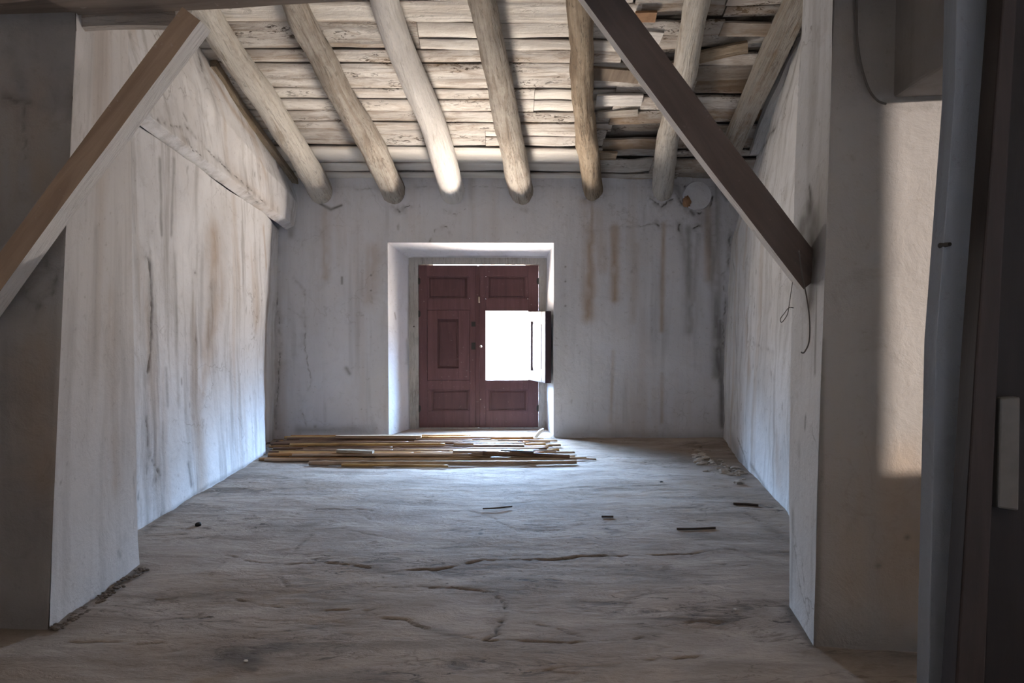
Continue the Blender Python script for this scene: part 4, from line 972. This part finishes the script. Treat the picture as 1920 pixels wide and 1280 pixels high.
# curved stub of white wood by the niche
ps = [at(1002, 822, 7.72), at(1008, 814, 7.72), at(1014, 808, 7.72), at(1020, 805, 7.72)]
o = tube_mesh('peeled_stick', ps, [.018, .02, .02, .014], M_chip, nseg=10, rough=.003, seed=3, rings=14); tag(o, 'short curved peeled white stick leaning up at the right side of the niche', 'stick')
ps = [at(798, 822, 7.6), at(812, 817, 7.62), at(822, 815, 7.64)]
o = tube_mesh('wood_splinter', ps, [.012, .011, .005], M_chip, nseg=8, rings=8); tag(o, 'pale splinter lying on the canes at the left of the niche', 'stick')

# ================================================================== SMALL THINGS
def lump(name, loc, sc, m, lab, cat, seed, group=None):
    bm = bmesh.new(); bmesh.ops.create_icosphere(bm, subdivisions=3, radius=1); P = np.array([tuple(v.co) for v in bm.verts]); d = fbm(P + seed * 3.3, 1.4, 3, seed)
    for v, k in zip(bm.verts, d):
        v.co = v.co * (1 + .45 * k); v.co = Vector((v.co.x * sc[0], v.co.y * sc[1], v.co.z * sc[2]))
    o = bm_obj(name, bm, m, None, True); o.location = Vector(loc) + Vector((0, 0, sc[2] * .6)); tag(o, lab, cat, group); return o
lump('charcoal_lump', fl(371, 986), (.020, .016, .016), M_black, 'small black lump alone on the floor near the left wall', 'lump', 2)
lump('pebble', fl(1240, 905), (.014, .012, .009), M_black, 'tiny dark pebble on the lit floor before the right corner', 'pebble', 3)
lump('plaster_chip', fl(1378, 1143), (.008, .008, .005), M_chip, 'tiny white plaster chip on the floor near the right pier', 'chip', 4)
lump('plaster_chip', fl(461, 1240), (.008, .006, .005), M_chip, 'tiny white plaster chip in the dark stain on the near floor', 'chip', 5)
rr_ = random.Random(4)
def rubble(name, spots, m, lab):
    bm = bmesh.new()
    for k, (p, sc) in enumerate(spots):
        g_ = bmesh.ops.create_icosphere(bm, subdivisions=2, radius=1)['verts']; P = np.array([tuple(v.co) for v in g_]); d = fbm(P + k * 3.3, 1.4, 3, k)
        for v, q in zip(g_, d):
            c_ = v.co * (1 + .6 * q); v.co = Vector((c_.x * sc * 1.3 + p[0], c_.y * sc + p[1], c_.z * sc * .65 + p[2] + sc * .3))
    tag(bm_obj(name, bm, m, None, False), lab, 'rubble', None, 'stuff')
sp_ = []
for i in range(90):
    x = rr_.uniform(1300, 1400); yy = 858 + (x - 1300) * .36 + rr_.gauss(0, 7); p = fl(x, yy); sp_.append(((p.x, min(p.y, 7.6), 0), rr_.choice((.006, .009, .013, .02, .03))))
rubble('mortar_rubble', sp_, M_rub, 'heap of fallen mortar crumbs at the foot of the right wall')
sp_ = []
for i in range(110):
    t = rr_.random(); p = fl(95 + 168 * t + rr_.uniform(0, 16), 1178 - 117 * t + rr_.uniform(0, 9)); sp_.append((tuple(p), rr_.uniform(.003, .010)))
rubble('mortar_rubble', sp_, M_rub2, 'line of dark mortar crumbs along the foot of the left pier')
sp_ = []
for i in range(50):
    p = fl(505 + rr_.uniform(-8, 40), 846 + rr_.uniform(-18, 8)); sp_.append(((p.x, min(p.y, 7.65), 0), rr_.uniform(.006, .022)))
rubble('mortar_rubble', sp_, M_rub2, 'mortar crumbs in the far left corner by the cane ends')
def twig(pts, r, lab, group='dark twigs on the floor'):
    o = tube_mesh('twig', pts, [r] * len(pts), M_twig, nseg=7, rings=14, rough=r * .3, seed=2); tag(o, lab, 'twig', group)
twig([fl(1269, 991, .008), fl(1300, 991, .009), fl(1341, 989, .008)], .006, 'straight dark twig on the floor, well in front of the right corner')
twig([fl(1375, 944, .010), fl(1400, 945, .011), fl(1422, 947, .010)], .009, 'dark twig lying nearest the right wall foot')
twig([fl(1128, 968, .008), fl(1150, 968, .008)], .006, 'shortest dark twig in the middle of the floor')
twig([fl(905, 953, .006), fl(930, 952, .008), fl(960, 949, .006)], .005, 'thin dark twig lying on the lit floor in front of the canes')

def cordobj(name, pts, r, m, lab, cat, rings=60):
    o = tube_mesh(name, pts, [r] * len(pts), m, nseg=8, rings=rings); tag(o, lab, cat); return o
cordobj('hanging_string', [at(1486, 528, 3.0), at(1482, 556, 3.0), at(1479, 576, 3.0), at(1476, 590, 3.0), at(1466, 604, 3.0), at(1463, 598, 3.0), at(1470, 588, 3.0), at(1479, 577, 3.0), at(1488, 577, 3.0)], .0016, M_cord, 'thin knotted string hanging under the foot of the dark brace', 'string')
cordobj('loose_cable', [at(1498, 470, 2.93), at(1504, 515, 2.93), at(1513, 560, 2.93), at(1518, 600, 2.92), at(1517, 640, 2.92), at(1508, 660, 2.92), at(1502, 660, 2.92)], .003, M_cord, 'dark cable running down off the dark brace foot over the right pier', 'cable')
wy = rb.y - .012
cordobj('wall_cable', [at(1604, -60, wy - .02), at(1606, 20, wy - .02), at(1607, 70, wy - .02), at(1614, 120, wy - .025), at(1628, 165, wy - .035), at(1645, 188, wy - .045), at(1662, 195, wy - .055)], .0045, M_cord, 'dark cable drooping down the plaster wall at the upper right', 'cable')
def nail(px_, py_, Y, lab):
    p = at(px_, py_, Y); bm = bmesh.new(); bmesh.ops.create_cone(bm, cap_ends=True, segments=10, radius1=.009, radius2=.006, depth=.05, matrix=Matrix.Rotation(math.pi / 2, 4, 'X'))
    o = bm_obj('nail', bm, M_iron); o.location = p; tag(o, lab, 'nail')
nail(1772, 459, 2.30, 'rusty nail on the left edge of the grey passage jamb')
nail(776, 612, YF - .02, 'nail in the left window frame beside the shutters')
